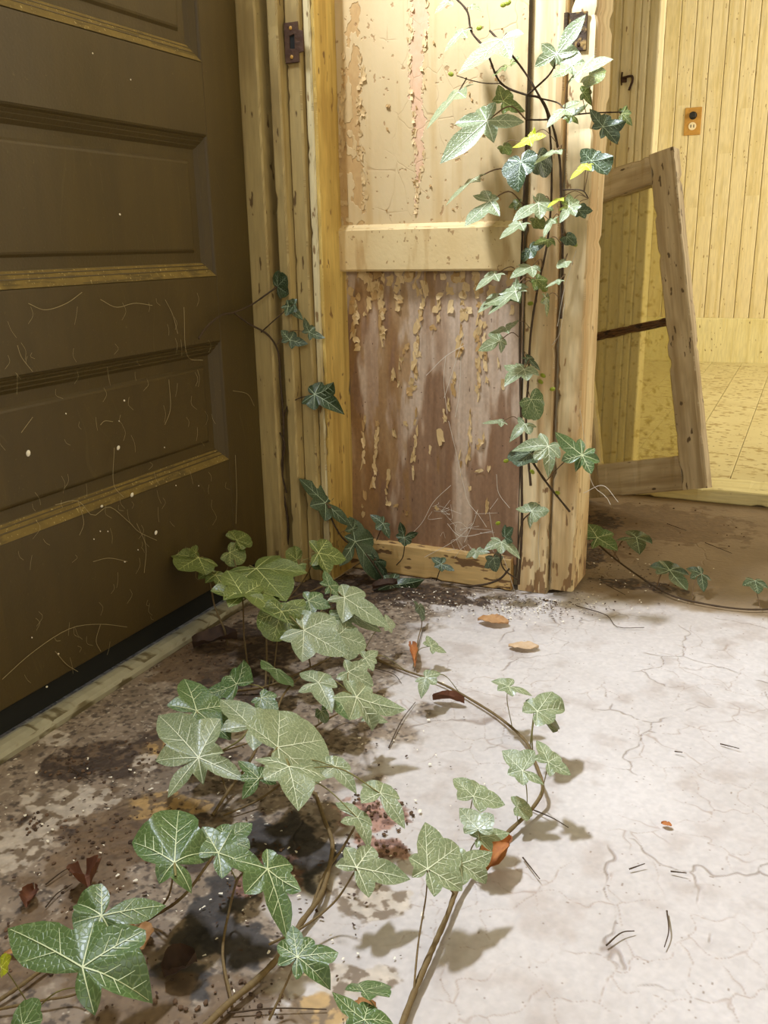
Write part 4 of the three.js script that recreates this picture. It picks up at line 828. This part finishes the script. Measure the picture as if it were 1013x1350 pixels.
// ---------------------------------------------------------------- hall behind the post and the yellow room
{
  const g = structGroup('wall_hall', 'yellow painted wall beside the casing of the far doorway', 'wall');
  part('panel', box(-1.0, -0.505, 0, 2.5, -2.58, -2.485, 0.003), M.plank, g);
  part('panel', box(-1.02, -0.92, 0, 2.5, -2.5, -1.69, 0.003), M.plank, g);
  part('panel', box(-0.41, 0.72, 2.05, 2.5, -2.58, -2.485, 0.003), M.plank, g);
  part('panel', box(0.72, 1.82, 0, 2.5, -2.58, -2.485, 0.003), M.plank, g);
  const c = structGroup('trim_10', 'yellow moulded door casing of the far doorway', 'casing');
  for (const [a, b, z, s] of [[-0.512, -0.494, -2.472, 1], [-0.494, -0.463, -2.478, 2], [-0.463, -0.447, -2.466, 3], [-0.447, -0.429, -2.472, 4], [-0.429, -0.404, -2.482, 5]]) part('board', wornBoard(a, b, 0.02, 2.07, -2.57, z, 0.001, 50 + s, s * 0.07), M.plank, c);
  const f = structGroup('floor_far', 'yellow painted floorboards scattered with dirt', 'floor');
  reseed(9);
  for (let x = -1.6; x < 1.8; x += 0.145) part('floorboard', box(x, x + 0.1435, 0.0, 0.03 + rr(-0.0015, 0.0015), -5.1, -2.40, 0.0015, rr(0, 1), rr(0, 1)), M.roomFloor, f);
  struct('trim_11', wornBoardSill(), M.boardYellow, 'worn yellow sill at the edge of the far floor', 'sill');
  const w = structGroup('wall_far', 'pale yellow beadboard wall of the far room', 'wall');
  reseed(21);
  for (let i = 0, x = -1.45; x < 0.35; i++, x += 0.0727) part('plank', box(x, x + 0.0705, 0.24, 2.5, -5.10, -5.06 + rr(-0.001, 0.001), 0.004, rr(0, 0.3), rr(0, 1)), M.plank, w);
  part('plaster', box(-1.6, 1.9, 0, 2.5, -5.2, -5.085, 0.003), M.plank, w);
  part('plaster', box(0.35, 1.9, 0.03, 2.5, -5.10, -5.06, 0.003), M.plank, w);
  struct('baseboard_far', box(-1.5, 1.8, 0.02, 0.255, -5.06, -5.035, 0.006), M.boardYellow, 'broad yellow baseboard under the beadboard', 'baseboard');
  struct('wall_far_left', box(-1.7, -1.5, 0, 2.5, -5.2, -2.5, 0.003), M.plank, 'side wall of the yellow room', 'wall');
  const r = structGroup('wall_far_right', 'side wall of the yellow room with a window', 'wall');
  for (const b of [[-5.2, -4.37, 0, 2.5], [-3.03, -2.5, 0, 2.5], [-4.37, -3.03, 0, 0.73], [-4.37, -3.03, 2.27, 2.5]]) part('plaster', box(1.8, 1.92, b[2], b[3], b[0], b[1], 0.003), M.plank, r);
  const win = structGroup('window_2', 'window of the yellow room glowing with daylight', 'window');
  part('pane', box(1.83, 1.84, 0.73, 2.27, -4.37, -3.03, 0.002), M.daylightPane, win);
}
function wornBoardSill() { return wornBoardX(-0.42, 0.8, 0, 0.034, -2.50, -2.365); }
{
  const o = thing('wall_outlet', 'brass outlet plate with black and white sockets on the beadboard', 'outlet');
  part('plate', box(-0.040, 0.040, -0.064, 0.064, 0, 0.006, 0.003), M.brass, o);
  const rec = (y, m) => { const s = new THREE.CylinderGeometry(0.0185, 0.0185, 0.006, 20); s.rotateX(Math.PI / 2); s.translate(0, y, 0.007); return part('receptacle', s, m, o); };
  const a = rec(0.026, M.socketBlack); part('plug', box(-0.015, 0.015, 0.014, 0.038, 0.008, 0.026, 0.004), M.socketBlack, a);
  const b = rec(-0.023, M.socketWhite); for (const x of [-0.007, 0.007]) part('slot', box(x - 0.0022, x + 0.0022, -0.030, -0.016, 0.009, 0.0107, 0.0005), M.socketBlack, b);
  o.position.set(-0.633, 1.2115, -5.0595);
  const k = thing('latch_hook', 'small bent iron hook on the yellow door casing', 'hook');
  part('plate', box(-0.008, 0.006, -0.010, 0.004, 0, 0.003, 0.001), M.rust, k);
  part('hook', tube([[-0.004, 0, 0.002], [0.006, 0.001, 0.010], [0.020, 0.001, 0.012], [0.022, -0.008, 0.012], [0.014, -0.030, 0.010]], 0.0028, 24, 8), M.rust, k);
  part('hook_shank', tube([[-0.006, 0.014, 0.002], [-0.007, -0.004, 0.003], [-0.006, -0.016, 0.002]], 0.002, 8, 6), M.rust, k);
  k.position.set(-0.480, 1.035, -2.474);
}

// ---------------------------------------------------------------- the loose window sash leaning in the doorway
{
  const s = thing('window_sash', 'old two-pane window sash leaning askew in the doorway', 'window sash');
  const W = 0.338, H = 0.803, T = 0.034, z0 = -T / 2, z1 = T / 2;
  part('stile', wornBoard(W - 0.062, W, 0, H, z0, z1, 0.004, 61, 0.02), M.sashWood, s);
  part('stile', wornBoard(0, 0.062, 0, H, z0, z1, 0.004, 62, 0.12), M.sashWood, s);
  const railGeo = (a, b, seed) => { const g = wornBoardX(0.060, W - 0.060, a, b, z0 + 0.0006, z1 - 0.0006); return g; };
  part('rail', railGeo(H - 0.068, H, 1), M.sashWood, s);
  part('rail', railGeo(0, 0.084, 2), M.sashWood, s);
  part('muntin', wornBoardX(0.060, W - 0.060, 0.398, 0.417, -0.010, 0.008), M.muntin, s);
  for (const [a, b] of [[0.080, 0.400], [0.415, H - 0.066]]) part('pane', box(0.058, W - 0.058, a, b, -0.006, -0.003, 0.0005), M.glass, s);
  const X = new THREE.Vector3(0.9361, 0.2438, 0.2537), Y = new THREE.Vector3(-0.1917, 0.958, -0.2132), Z = new THREE.Vector3().crossVectors(X, Y).normalize();
  const m = new THREE.Matrix4().makeBasis(X.normalize(), Y.normalize(), Z); s.quaternion.setFromRotationMatrix(m); s.position.set(-0.490, 0.004, -2.2675);
}

// ---------------------------------------------------------------- ivy
const TINT = { o: [[108, 122, 54], [200, 206, 134]], m: [[92, 118, 64], [196, 206, 158]], l: [[146, 157, 116], [218, 224, 190]], d: [[68, 86, 54], [176, 192, 158]], y: [[206, 214, 36], [236, 238, 120]] };  // olive tint: leaf green with the yellow light put into the colour
const leafMat = {}, veinMat = {};
for (const [k, [c, v]] of Object.entries(TINT)) {
  leafMat[k] = mat({ ...paint(256, 256, 0.12, 0.12, (x, y) => {
    const n = fbm(x * 90 + c[0], y * 90, 4), cell = smooth(0.0, 0.16, worleyEdge(x * 190 + c[1], y * 190)), f = noise(x * 900, y * 900);
    return [...mix3(mix3(v, c, 0.72), mix3(c, [c[0] * 0.8, c[1] * 0.84, c[2] * 0.8], n), cell).map((q) => q * (0.95 + 0.1 * f)), cell];
  }, { bump: true }), bumpScale: 0.0004, roughness: 0.38, clearcoat: 0.25, clearcoatRoughness: 0.35, transmission: k === 'y' ? 0.35 : 0.12, thickness: 0 });
  veinMat[k] = mat({ color: new THREE.Color().setRGB(v[0] / 255, v[1] / 255, v[2] / 255, THREE.SRGBColorSpace), roughness: 0.5 });
}
M.stem = mat({ ...paint(128, 128, 0.05, 0.05, (x, y) => mix3([136, 116, 70], [92, 72, 44], fbm(x * 300, y * 120, 3))), roughness: 0.8 });
M.stemDark = mat({ ...paint(128, 128, 0.05, 0.05, (x, y) => mix3([84, 64, 38], [56, 42, 26], fbm(x * 300, y * 120, 3))), roughness: 0.8 });
M.petiole = mat({ color: 0x7d7640, roughness: 0.7 });
M.petioleRed = mat({ color: 0x6b5234, roughness: 0.7 });
const SHAPES = [[[58, 0.74], [122, 0.5]], [[66, 0.5], [128, 0.36]], [[54, 0.84], [112, 0.62]]];
function leafShape(base, n0, tips, kind, grow = 1) {
  const B = new THREE.Vector3(...base), n = new THREE.Vector3(...n0).normalize();
  const vs = tips.map((t) => new THREE.Vector3(...t).sub(B).multiplyScalar(grow));
  let main = vs[0]; for (const v of vs) if (v.length() > main.length()) main = v;
  const e1 = main.clone().addScaledVector(n, -main.dot(n)).normalize(), e2 = new THREE.Vector3().crossVectors(n, e1);
  let lobes = vs.map((v) => ({ a: Math.atan2(v.dot(e2), v.dot(e1)), r: Math.hypot(v.dot(e1), v.dot(e2)), w: v.dot(n) }));
  const L = Math.max(...lobes.map((l) => l.r)), droop = -0.05 * L;
  if (lobes.length === 1) for (const [deg, k] of SHAPES[kind]) for (const s of [-1, 1]) lobes.push({ a: s * rad(deg + rr(-6, 6)), r: L * k * rr(0.9, 1.1), w: droop });
  else {
    lobes.sort((p, q) => p.a - q.a);
    const gaps = () => lobes.map((l, i) => ({ i, g: ((lobes[(i + 1) % lobes.length].a - l.a) + Math.PI * 4) % (Math.PI * 2) || Math.PI * 2 }));
    let gp = gaps().sort((p, q) => q.g - p.g);
    for (const e of gp.slice(1)) if (e.g > rad(95)) lobes.push({ a: lobes[e.i].a + e.g / 2, r: 0.6 * L, w: droop });
    const wrap = (a) => Math.atan2(Math.sin(a), Math.cos(a)); lobes.forEach((l) => { l.a = wrap(l.a); }); lobes.sort((p, q) => p.a - q.a);
    for (let k = 0; k < 2; k++) {
      const b = gaps().sort((p, q) => q.g - p.g)[0]; if (b.g < rad(150)) break;
      const from = lobes[b.i].a, step = Math.min(rad(62), b.g * 0.3);
      lobes.push({ a: wrap(from + step), r: Math.min(L * 0.5, 0.62 * lobes[b.i].r + 0.1 * L), w: droop }, { a: wrap(from + b.g - step), r: L * 0.52, w: droop }); lobes.sort((p, q) => p.a - q.a);
    }
  }
  // start the order right after the back gap, where the petiole joins
  lobes.sort((p, q) => p.a - q.a);
  let bi = 0, bg = 0; lobes.forEach((l, i) => { const g = ((lobes[(i + 1) % lobes.length].a - l.a) + Math.PI * 4) % (Math.PI * 2); if (g > bg) { bg = g; bi = i; } });
  lobes = [...lobes.slice(bi + 1), ...lobes.slice(0, bi + 1)]; for (let i = 1; i < lobes.length; i++) while (lobes[i].a < lobes[i - 1].a) lobes[i].a += Math.PI * 2;
  // outline as polar samples [angle, radius, w, phase]
  const sinus = [0.73, 0.67, 0.88][kind], bul = [0.10, 0.11, 0.13][kind], out = [], ns = 8;
  const first = lobes[0], last = lobes[lobes.length - 1], back = last.a + bg / 2;
  const span = (A, b, sinK) => {
    const g = b.a - A.a, wide = clamp(1.3 - g / rad(210), 0.68, 1.02), s = sinK * wide * Math.min(A.r, b.r) * 1.12, mid = A.a + g * (A.r > b.r ? 0.56 : 0.44);
    const S = [Math.cos(mid) * s, Math.sin(mid) * s], cart = (l) => [Math.cos(l.a) * l.r, Math.sin(l.a) * l.r];
    for (let k = 0; k < ns; k++) {
      const t = k / ns, left = t < 0.5, T = cart(left ? A : b), q = left ? 1 - t * 2 : t * 2 - 1, dx = T[0] - S[0], dy = T[1] - S[1], bulge = bul * Math.sin(Math.PI * Math.pow(q, 0.8)) * (left ? 1 : -1);
      const x = S[0] + dx * q - dy * bulge, y = S[1] + dy * q + dx * bulge; let an = Math.atan2(y, x); while (an < A.a - 0.3) an += Math.PI * 2; an = clamp(an, A.a, b.a);
      out.push([an, Math.hypot(x, y), lerp(A.w, b.w, t) * q, Math.sin(Math.PI * t)]);
    }
  };
  for (let i = 1; i < lobes.length; i++) span(lobes[i - 1], lobes[i], sinus);
  const edge = (l, dir) => {
    const pts = [], T = [Math.cos(l.a) * l.r, Math.sin(l.a) * l.r], S = [Math.cos(back) * 0.06 * L, Math.sin(back) * 0.06 * L], dx = T[0] - S[0], dy = T[1] - S[1]; let prev = l.a;
    for (let k = 0; k < 6; k++) {
      const t = k / 6, q = 1 - t, bg2 = 0.20 * Math.sin(Math.PI * q) * dir, x = S[0] + dx * q - dy * bg2, y = S[1] + dy * q + dx * bg2; let an = Math.atan2(y, x);
      while (an - prev > Math.PI) an -= Math.PI * 2; while (an - prev < -Math.PI) an += Math.PI * 2; an = dir > 0 ? Math.max(an, prev) : Math.min(an, prev); prev = an;
      pts.push([dir > 0 ? Math.min(an, l.a + bg * 0.49) : Math.max(an, l.a - bg * 0.49), Math.hypot(x, y), l.w * (1 - t), Math.sin(Math.PI * t) * 0.5]);
    }
    return pts;
  };
  out.push(...edge(last, 1)); out.push([back, 0.05 * L, 0, 0]); out.push(...edge(first, -1).slice(1).reverse().map((p) => [p[0] + Math.PI * 2, p[1], p[2], p[3]]));
  const at = (o, f) => { const r = o[1] * f, w = o[2] * f * f + 0.055 * L * o[3] * f * f - 0.02 * L * f * f; return new THREE.Vector3().addScaledVector(e1, Math.cos(o[0]) * r).addScaledVector(e2, Math.sin(o[0]) * r).addScaledVector(n, w); };
  const rings = [0.3, 0.6, 0.82, 1], pos = [0, 0, 0], uv = [0.06, 0.06], idx = [], m = out.length;
  for (const f of rings) for (const o of out) { const p = at(o, f); pos.push(p.x, p.y, p.z); uv.push(0.06 + Math.cos(o[0]) * o[1] * f, 0.06 + Math.sin(o[0]) * o[1] * f); }
  for (let k = 0; k < m; k++) { idx.push(0, 1 + k, 1 + (k + 1) % m); for (let j = 0; j < rings.length - 1; j++) { const a = 1 + j * m + k, b = 1 + j * m + (k + 1) % m; idx.push(a, a + m, b, b, a + m, b + m); } }
  const g = new THREE.BufferGeometry(); g.setAttribute('position', new THREE.Float32BufferAttribute(pos, 3)); g.setAttribute('uv', new THREE.Float32BufferAttribute(uv, 2)); g.setIndex(idx); g.computeVertexNormals();
  // veins: flat ribbons just proud of the blade
  const vp = [], vi = [];
  const surf = (a, r) => { // nearest outline direction
    let q = a; while (q < out[0][0]) q += Math.PI * 2; while (q > out[0][0] + Math.PI * 2) q -= Math.PI * 2;
    for (let i = 0; i < m; i++) { const o = out[i], p = i + 1 < m ? out[i + 1] : [out[0][0] + Math.PI * 2, ...out[0].slice(1)]; if (q >= o[0] && q <= p[0]) { const t = (q - o[0]) / Math.max(1e-6, p[0] - o[0]); const mixd = [q, lerp(o[1], p[1], t), lerp(o[2], p[2], t), lerp(o[3], p[3], t)]; return [mixd, clamp(r / mixd[1], 0, 1)]; } }
    return [out[0], 0.5];
  };
  const ribbon = (path, w0, w1) => {
    const s = vp.length / 3; path.forEach(([x, y], i) => {
      const [o, f] = surf(Math.atan2(y, x), Math.hypot(x, y)), p = at(o, f), nx = path[Math.min(i + 1, path.length - 1)], pv = path[Math.max(i - 1, 0)];
      let tx = nx[0] - pv[0], ty = nx[1] - pv[1]; const tl = Math.hypot(tx, ty) || 1; tx /= tl; ty /= tl; const w = lerp(w0, w1, i / (path.length - 1)) / 2;
      for (const sgn of [-1, 1]) { const q = p.clone().addScaledVector(e1, -ty * w * sgn).addScaledVector(e2, tx * w * sgn).addScaledVector(n, 0.00035 + 0.004 * L); vp.push(q.x, q.y, q.z); }
    });
    for (let i = 0; i < path.length - 1; i++) { const a = s + i * 2; vi.push(a, a + 1, a + 2, a + 1, a + 3, a + 2); }
  };
  for (const l of lobes) {
    const P = (t) => [Math.cos(l.a) * l.r * t, Math.sin(l.a) * l.r * t], path = []; for (let i = 0; i <= 6; i++) path.push(P(0.95 * i / 6));
    const wv = clamp(0.022 * L, 0.0005, 0.0013); ribbon(path, wv, wv * 0.35);
    if (l.r > 0.55 * L && L > 0.022) for (const t of [0.3, 0.5, 0.7]) for (const s of [-1, 1]) {
      const p0 = P(t + s * 0.03), a = l.a + s * rad(42), len = l.r * (0.30 - 0.22 * Math.abs(t - 0.4)) * 0.95, side = []; for (let i = 0; i <= 3; i++) side.push([p0[0] + Math.cos(a) * len * i / 3, p0[1] + Math.sin(a) * len * i / 3]);
      const e = side[3], [o] = surf(Math.atan2(e[1], e[0]), 0); if (Math.hypot(...e) < o[1] * 0.97) ribbon(side, wv * 0.6, wv * 0.25);
    }
  }
  const vg = new THREE.BufferGeometry(); vg.setAttribute('position', new THREE.Float32BufferAttribute(vp, 3)); vg.setIndex(vi); vg.computeVertexNormals();
  return { g, vg, L, e1, n };
}
function growVine(data, v, dark) {
  const samples = [];
  for (const [r, ...pts] of data.stems) {
    const o = part('stem', tube(pts, r * (dark ? 1.35 : pts.length > 12 ? 0.5 : 1.05), Math.max(16, pts.length * 9), 7, r * (dark || pts.length > 12 ? 1.0 : 0.7)), dark ? M.stemDark : M.stem, v); void o;
    const c = new THREE.CatmullRomCurve3(pts.map((p) => new THREE.Vector3(...p)), false, 'centripetal'); samples.push(...c.getPoints(pts.length * 8));
  }
  for (const [kind, tint, base, n, ...tips] of data.leaves) {
    const { g, vg, L, e1 } = leafShape(base, n, tips, kind, dark ? 1.12 : 1.04);
    const leaf = part('leaf', g, leafMat[tint], v); leaf.position.set(...base);
    const ve = part('vein', vg, veinMat[tint], leaf); ve.userData.label = 'pale leaf veins';
    const B = new THREE.Vector3(...base); let best = null, bd = 0.16; for (const s of samples) { const d = s.distanceTo(B) + Math.max(0, s.y - B.y) * 0.8; if (d < bd) { bd = d; best = s; } }
    const foot = best ? best.clone() : B.clone().addScaledVector(e1, -0.02).add(new THREE.Vector3(rr(-0.015, 0.015), -0.07, -0.01));
    if (foot.y < 0.001) foot.y = 0.001;
    if (foot.distanceTo(B) < 0.004) continue;
    const mid = B.clone().lerp(foot, 0.45).addScaledVector(e1, -0.16 * L).add(new THREE.Vector3(rr(-0.004, 0.004), 0.15 * B.distanceTo(foot), 0));
    part('petiole', tube([B.toArray(), mid.toArray(), foot.toArray()], clamp(L * 0.018, 0.0006, 0.0012), 10, 5), dark ? M.petioleRed : M.petiole, v);
  }
}
reseed(5);
const VINE_LABELS = {
  right_post: ['ivy_vine', 'ivy climbing the cream door post with pale silvery leaves', true],
  left_jamb: ['ivy_vine', 'thin ivy climbing the ochre jamb beside the olive door', true],
  jamb_foot: ['ivy_vine', 'dark green ivy at the foot of the peeling wall panel', true],
  corner: ['ivy_vine', 'dense ivy clump, tinted olive for the yellow light, in the corner by the door threshold', false],
  middle: ['ivy_vine', 'broad-leaved ivy spreading over the dirty floor beside the threshold strip', false],
  front: ['ivy_vine', 'ivy with a thick woody stem across floor with black stain and leaf shade painted on', false],
  left_front: ['ivy_vine', 'large-leaved dark green ivy lying among the brown dead leaves', false],
  runner: ['ivy_vine', 'curving ivy runner with upright leaves on clean pale concrete', false],
  hall: ['ivy_vine', 'sparse ivy runner trailing over the brown hall floor', true],
};
for (const [k, [name, label, dark]] of Object.entries(VINE_LABELS)) growVine(VINES[k], thing(name, label, 'ivy'), dark);
// young yellow shoots along the climbing ivy
{
  const v = scene.getObjectByName('ivy_vine'); reseed(77);
  for (const [x, y, z] of SHOOTS) { const g = new THREE.SphereGeometry(0.0042, 8, 6); g.scale(1.3, 0.9, 0.6); const o = part('bud', g, leafMat.y, v); o.position.set(x, y, z); o.rotation.z = rr(-0.8, 0.8); }
}

// ---------------------------------------------------------------- dead leaves, twigs, chips, webs
function dryLeafGeo(L, W, curl, seed) {
  const n = 14, m = 6, pos = [], idx = [], uv = [];
  for (let i = 0; i <= n; i++) for (let j = 0; j <= m; j++) {
    const t = i / n, s = j / m * 2 - 1, w = W / 2 * Math.pow(Math.sin(Math.PI * clamp(0.04 + t * 0.94)), 0.7) * (0.82 + 0.36 * noise(i * 0.9 + seed * 5, s > 0 ? 3 : 9));
    const y = curl * W * s * s * 0.6 + (fbm(t * 5 + seed, s * 2 + seed, 3) - 0.5) * 0.25 * W + Math.sin(t * 3.1) * 0.12 * L * curl;
    pos.push(t * L, Math.max(0, y + 0.1 * W), s * w); uv.push(t * L, s * w);
  }
  for (let i = 0; i < n; i++) for (let j = 0; j < m; j++) { const a = i * (m + 1) + j; idx.push(a, a + 1, a + m + 1, a + 1, a + m + 2, a + m + 1); }
  const g = new THREE.BufferGeometry(); g.setAttribute('position', new THREE.Float32BufferAttribute(pos, 3)); g.setAttribute('uv', new THREE.Float32BufferAttribute(uv, 2)); g.setIndex(idx); g.computeVertexNormals(); return g;
}
const dryTex = (a, b) => mat({ ...paint(128, 128, 0.06, 0.06, (x, y) => { const n = fbm(x * 160, y * 160, 4); return mix3(a, b, n); }), roughness: 0.75, transmission: 0.1, thickness: 0 });
M.dryBrown = dryTex([128, 76, 42], [84, 48, 26]); M.dryTan = dryTex([206, 164, 112], [170, 124, 76]); M.dryOrange = dryTex([206, 138, 64], [150, 84, 40]); M.dryPale = dryTex([222, 196, 160], [196, 164, 124]); M.dryDark = dryTex([82, 56, 34], [54, 36, 22]);
for (const [label, m, x, z, hx, hz, L, W, curl, tilt] of [
  ['curled chestnut-brown dead leaf beside a large ivy leaf', 'dryBrown', -0.645, -0.600, 0.5, 0.4, 0.036, 0.034, 0.9, 0.25],
  ['small reddish dead leaf scrap with a folded tip', 'dryBrown', -0.668, -0.540, -0.3, -0.6, 0.026, 0.018, 0.8, 0.1],
  ['pale tan dead leaf lying flat under the dark green ivy', 'dryTan', -0.520, -0.542, -0.6, -0.5, 0.034, 0.028, 0.4, 0.05],
  ['crumpled brown dead leaf beside the pale tan one', 'dryDark', -0.478, -0.522, 0.5, -0.7, 0.032, 0.030, 0.8, 0.1],
  ['upright orange-brown dead leaf leaning on the ivy runner', 'dryOrange', -0.256, -0.775, 0.35, -0.6, 0.052, 0.030, 0.55, 0.55],
  ['twisted orange dead leaf strip beside a thin stem', 'dryOrange', -0.552, -1.275, 0.35, 0.7, 0.095, 0.014, 1.0, 0.05],
  ['rolled brown dead leaf on pale concrete under the ivy runner', 'dryBrown', -0.448, -1.112, 1, -0.1, 0.048, 0.016, 1.0, 0.04],
  ['flat tan dead leaf in front of the cream stile', 'dryTan', -0.482, -1.412, 1, -0.15, 0.055, 0.034, 0.25, 0.0],
  ['very pale flat dead leaf on the clean concrete', 'dryPale', -0.400, -1.330, 1, -0.3, 0.050, 0.028, 0.2, 0.0],
  ['dark brown dead leaf against the threshold strip', 'dryDark', -0.885, -1.120, 0.7, -0.5, 0.075, 0.05, 0.5, 0.1],
  ['narrow tan dead leaf strip among the debris', 'dryTan', -0.640, -0.484, 0.8, -0.55, 0.034, 0.009, 0.5, 0.0],
  ['tiny orange leaf fragment alone on bare concrete', 'dryOrange', -0.096, -0.943, 1, 0, 0.012, 0.008, 0.4, 0.0],
  ['brown dead leaf in the litter below the peeling panel', 'dryDark', -0.722, -1.480, 0.7, -0.5, 0.05, 0.03, 0.5, 0.1],
  ['grey-tan dead leaf under the dense ivy clump', 'dryTan', -0.700, -1.214, 0.7, -0.6, 0.035, 0.026, 0.4, 0.0],
  ['brown leaf scrap beside the pale fallen paint', 'dryTan', -0.284, -0.570, -0.7, 0.6, 0.024, 0.018, 0.6, 0.0],
]) {
  const o = single('dry_leaf', dryLeafGeo(L, W, curl, x * 31 + z * 7), M[m], label, 'dead leaf', 'dead leaves on the floor'); o.position.set(x, 0.001, z); o.rotation.set(0, Math.atan2(-hz, hx), tilt, 'YXZ');
}
const TWIG_LABELS = ['thin dark twig lying across pale concrete beside the rolled leaf', 'short twig under the ivy runner start', 'splintered twig beside the chestnut dead leaf', 'thin splinter among brown debris', 'long dark twig on the concrete in front of the doorway', 'small black crumb of twig alone on bare concrete', 'forked bit of twig on pale concrete', 'short straight twig beside a forked one', 'thin root thread at the bend of the ivy runner', 'thin root thread below the upright orange leaf', 'bent twig on clean concrete', 'fine dark fibre on clean concrete', 'long thin twig lying under the thick ivy stem', 'short twig in the dark soil', 'pale straight twig on the brightest concrete', 'fine twig beside the twisted orange strip', 'twig under the broad ivy leaves', 'twig on the brown hall floor by the post', 'short twig below the window sash', 'curved twig on the hall floor'];
TWIGS.forEach((pts, i) => { single('twig', tube(pts.map((p, k) => [p[0], 0.0022 + 0.002 * (k % 2), p[2]]), 0.0009, 14, 5, 0.0005), M.stemDark, TWIG_LABELS[i], 'twig', 'twigs on the floor'); });
{
  const chip = new THREE.BufferGeometry(); chip.setAttribute('position', new THREE.Float32BufferAttribute([-1, 0, -0.6, 0.9, 0.25, -0.8, 1.1, 0, 0.5, -0.3, 0.35, 0.9, -1.1, 0.1, 0.3], 3)); chip.setIndex([0, 2, 1, 0, 3, 2, 0, 4, 3]); chip.computeVertexNormals();
  const spots = [[-0.46, -1.50, 0.10, 0.06, 170], [-0.36, -1.56, 0.10, 0.08, 110], [-0.62, -1.46, 0.12, 0.08, 120], [-0.70, -0.70, 0.22, 0.2, 120], [-0.5, -0.85, 0.2, 0.3, 90], [-0.30, -1.75, 0.15, 0.15, 60], [-0.45, -0.62, 0.15, 0.12, 60]];
  const make = (name, label, m, k, total, s0, s1, sd) => {
    reseed(sd); const im = new THREE.InstancedMesh(chip, m, Math.round(spots.reduce((a, s) => a + s[4], 0) * k)); im.name = name; im.userData = { kind: 'stuff', label, category: 'debris' };
    const q = new THREE.Quaternion(), mm = new THREE.Matrix4(); let i = 0;
    for (const [x, z, rx, rz, n] of spots) for (let j = 0; j < n * k && i < im.count; j++) { const a = rnd() * 6.28, d = Math.sqrt(rnd()) * (0.4 + rnd()), s = rr(s0, s1); q.setFromEuler(new THREE.Euler(rr(-0.2, 0.2), rnd() * 6.28, rr(-0.2, 0.2))); let px = Math.max(-0.9, x + Math.cos(a) * rx * d), pz = z + Math.sin(a) * rz * d; if (px < -0.36 && pz < -1.565) pz = -1.565 + rnd() * 0.05; mm.compose(new THREE.Vector3(px, 0.002, pz), q, new THREE.Vector3(s, s, s * rr(0.5, 1))); im.setMatrixAt(i++, mm); }
    im.count = i; scene.add(im);
  };
  {
    reseed(31); const lump = new THREE.IcosahedronGeometry(1, 1), lp = lump.attributes.position; for (let i = 0; i < lp.count; i++) { const q = 0.75 + 0.5 * noise(lp.getX(i) * 3 + 9, lp.getY(i) * 3 + lp.getZ(i) * 5); lp.setXYZ(i, lp.getX(i) * q, lp.getY(i) * q * 0.6, lp.getZ(i) * q); } lump.computeVertexNormals();
    const soils = STAINS_AND_SHADE.filter((t) => t[0] === 'soil' || t[0] === 'rubble' || t[0] === 'brown'), im = new THREE.InstancedMesh(lump, M.soil, soils.length * 55); im.name = 'soil_lumps'; im.userData = { kind: 'stuff', label: 'brown lumps of earth and rubble in the dirt along the door', category: 'debris' };
    const q = new THREE.Quaternion(), mm = new THREE.Matrix4(), col = new THREE.Color(); let i = 0;
    for (const [kind, x, z, rx, rz] of soils) for (let k = 0; k < 55; k++) { const a = rnd() * 6.28, d = Math.sqrt(rnd()) * 1.15, sz = 0.0006 + 0.0021 * Math.pow(rnd(), 3); const px = clamp(x + Math.cos(a) * rx * d, -0.905, 2); let pz = z + Math.sin(a) * rz * d; if (px < -0.34 && pz < -1.57 && pz > -1.72) pz = -1.56; q.setFromEuler(new THREE.Euler(rnd() * 0.4, rnd() * 6.28, 0)); mm.compose(new THREE.Vector3(px, sz * 0.25, pz), q, new THREE.Vector3(sz, sz, sz)); im.setMatrixAt(i, mm); const v = rr(0.5, 1.5); col.setRGB(v, v * 0.95, v * (kind === 'rubble' ? 0.85 : 0.9)); im.setColorAt(i, col); i++; }
    scene.add(im);
  }
  make('paint_chips', 'small white paint chips strewn over the floor by the wall', M.speck, 0.7, 0, 0.0008, 0.0026, 3);
  make('soil_crumbs', 'dark crumbs of soil and litter scattered over the floor', M.dryDark, 0.9, 0, 0.0008, 0.0028, 4);
}
{
  const w = thing('cobweb', 'white cobweb threads stretched across the peeling lower panel', 'cobweb');
  WEB_THREADS.forEach((t) => part('thread', tube(t, 0.00042, 16, 4), M.web, w)); reseed(12);
  for (let i = 0; i < 26; i++) { const x = rr(-0.64, -0.50), y = rr(0.07, 0.17); part('thread', tube([[x, y, -1.575], [x + rr(-0.02, 0.02), y + rr(-0.015, 0.015), -1.57], [x + rr(-0.04, 0.04), y + rr(-0.03, 0.03), -1.575]], 0.0003, 8, 4), M.web, w); }
  const d = thing('cobweb', 'dusty cobweb strands clinging to the olive door', 'cobweb');
  DOOR_THREADS.forEach((t) => part('thread', tube(t.map((p) => [DX + 0.004, p[1], p[2]]), 0.00042, 16, 4), M.webDust, d)); reseed(14);
  for (let i = 0; i < 110; i++) { const z = rr(-1.33, -0.8), y = rr(0.06, 0.58), l = rr(0.008, 0.03); part('thread', tube([[DX + 0.003, y, z], [DX + 0.004, y - l * 0.5, z + rr(-0.006, 0.006)], [DX + 0.003, y - l, z + rr(-0.012, 0.012)]], 0.00024, 6, 4), M.webDust, d); }
  DOOR_SPECKS.forEach(([y, z, s]) => { const g = new THREE.IcosahedronGeometry(s * 0.55, 1); g.scale(0.5, 1.2, 0.9); const o = part('husk', g, M.speck, d); o.position.set(DX + 0.003, y, z); o.rotation.x = s * 400; });
}

shade(scene);
renderer.render(scene, camera);
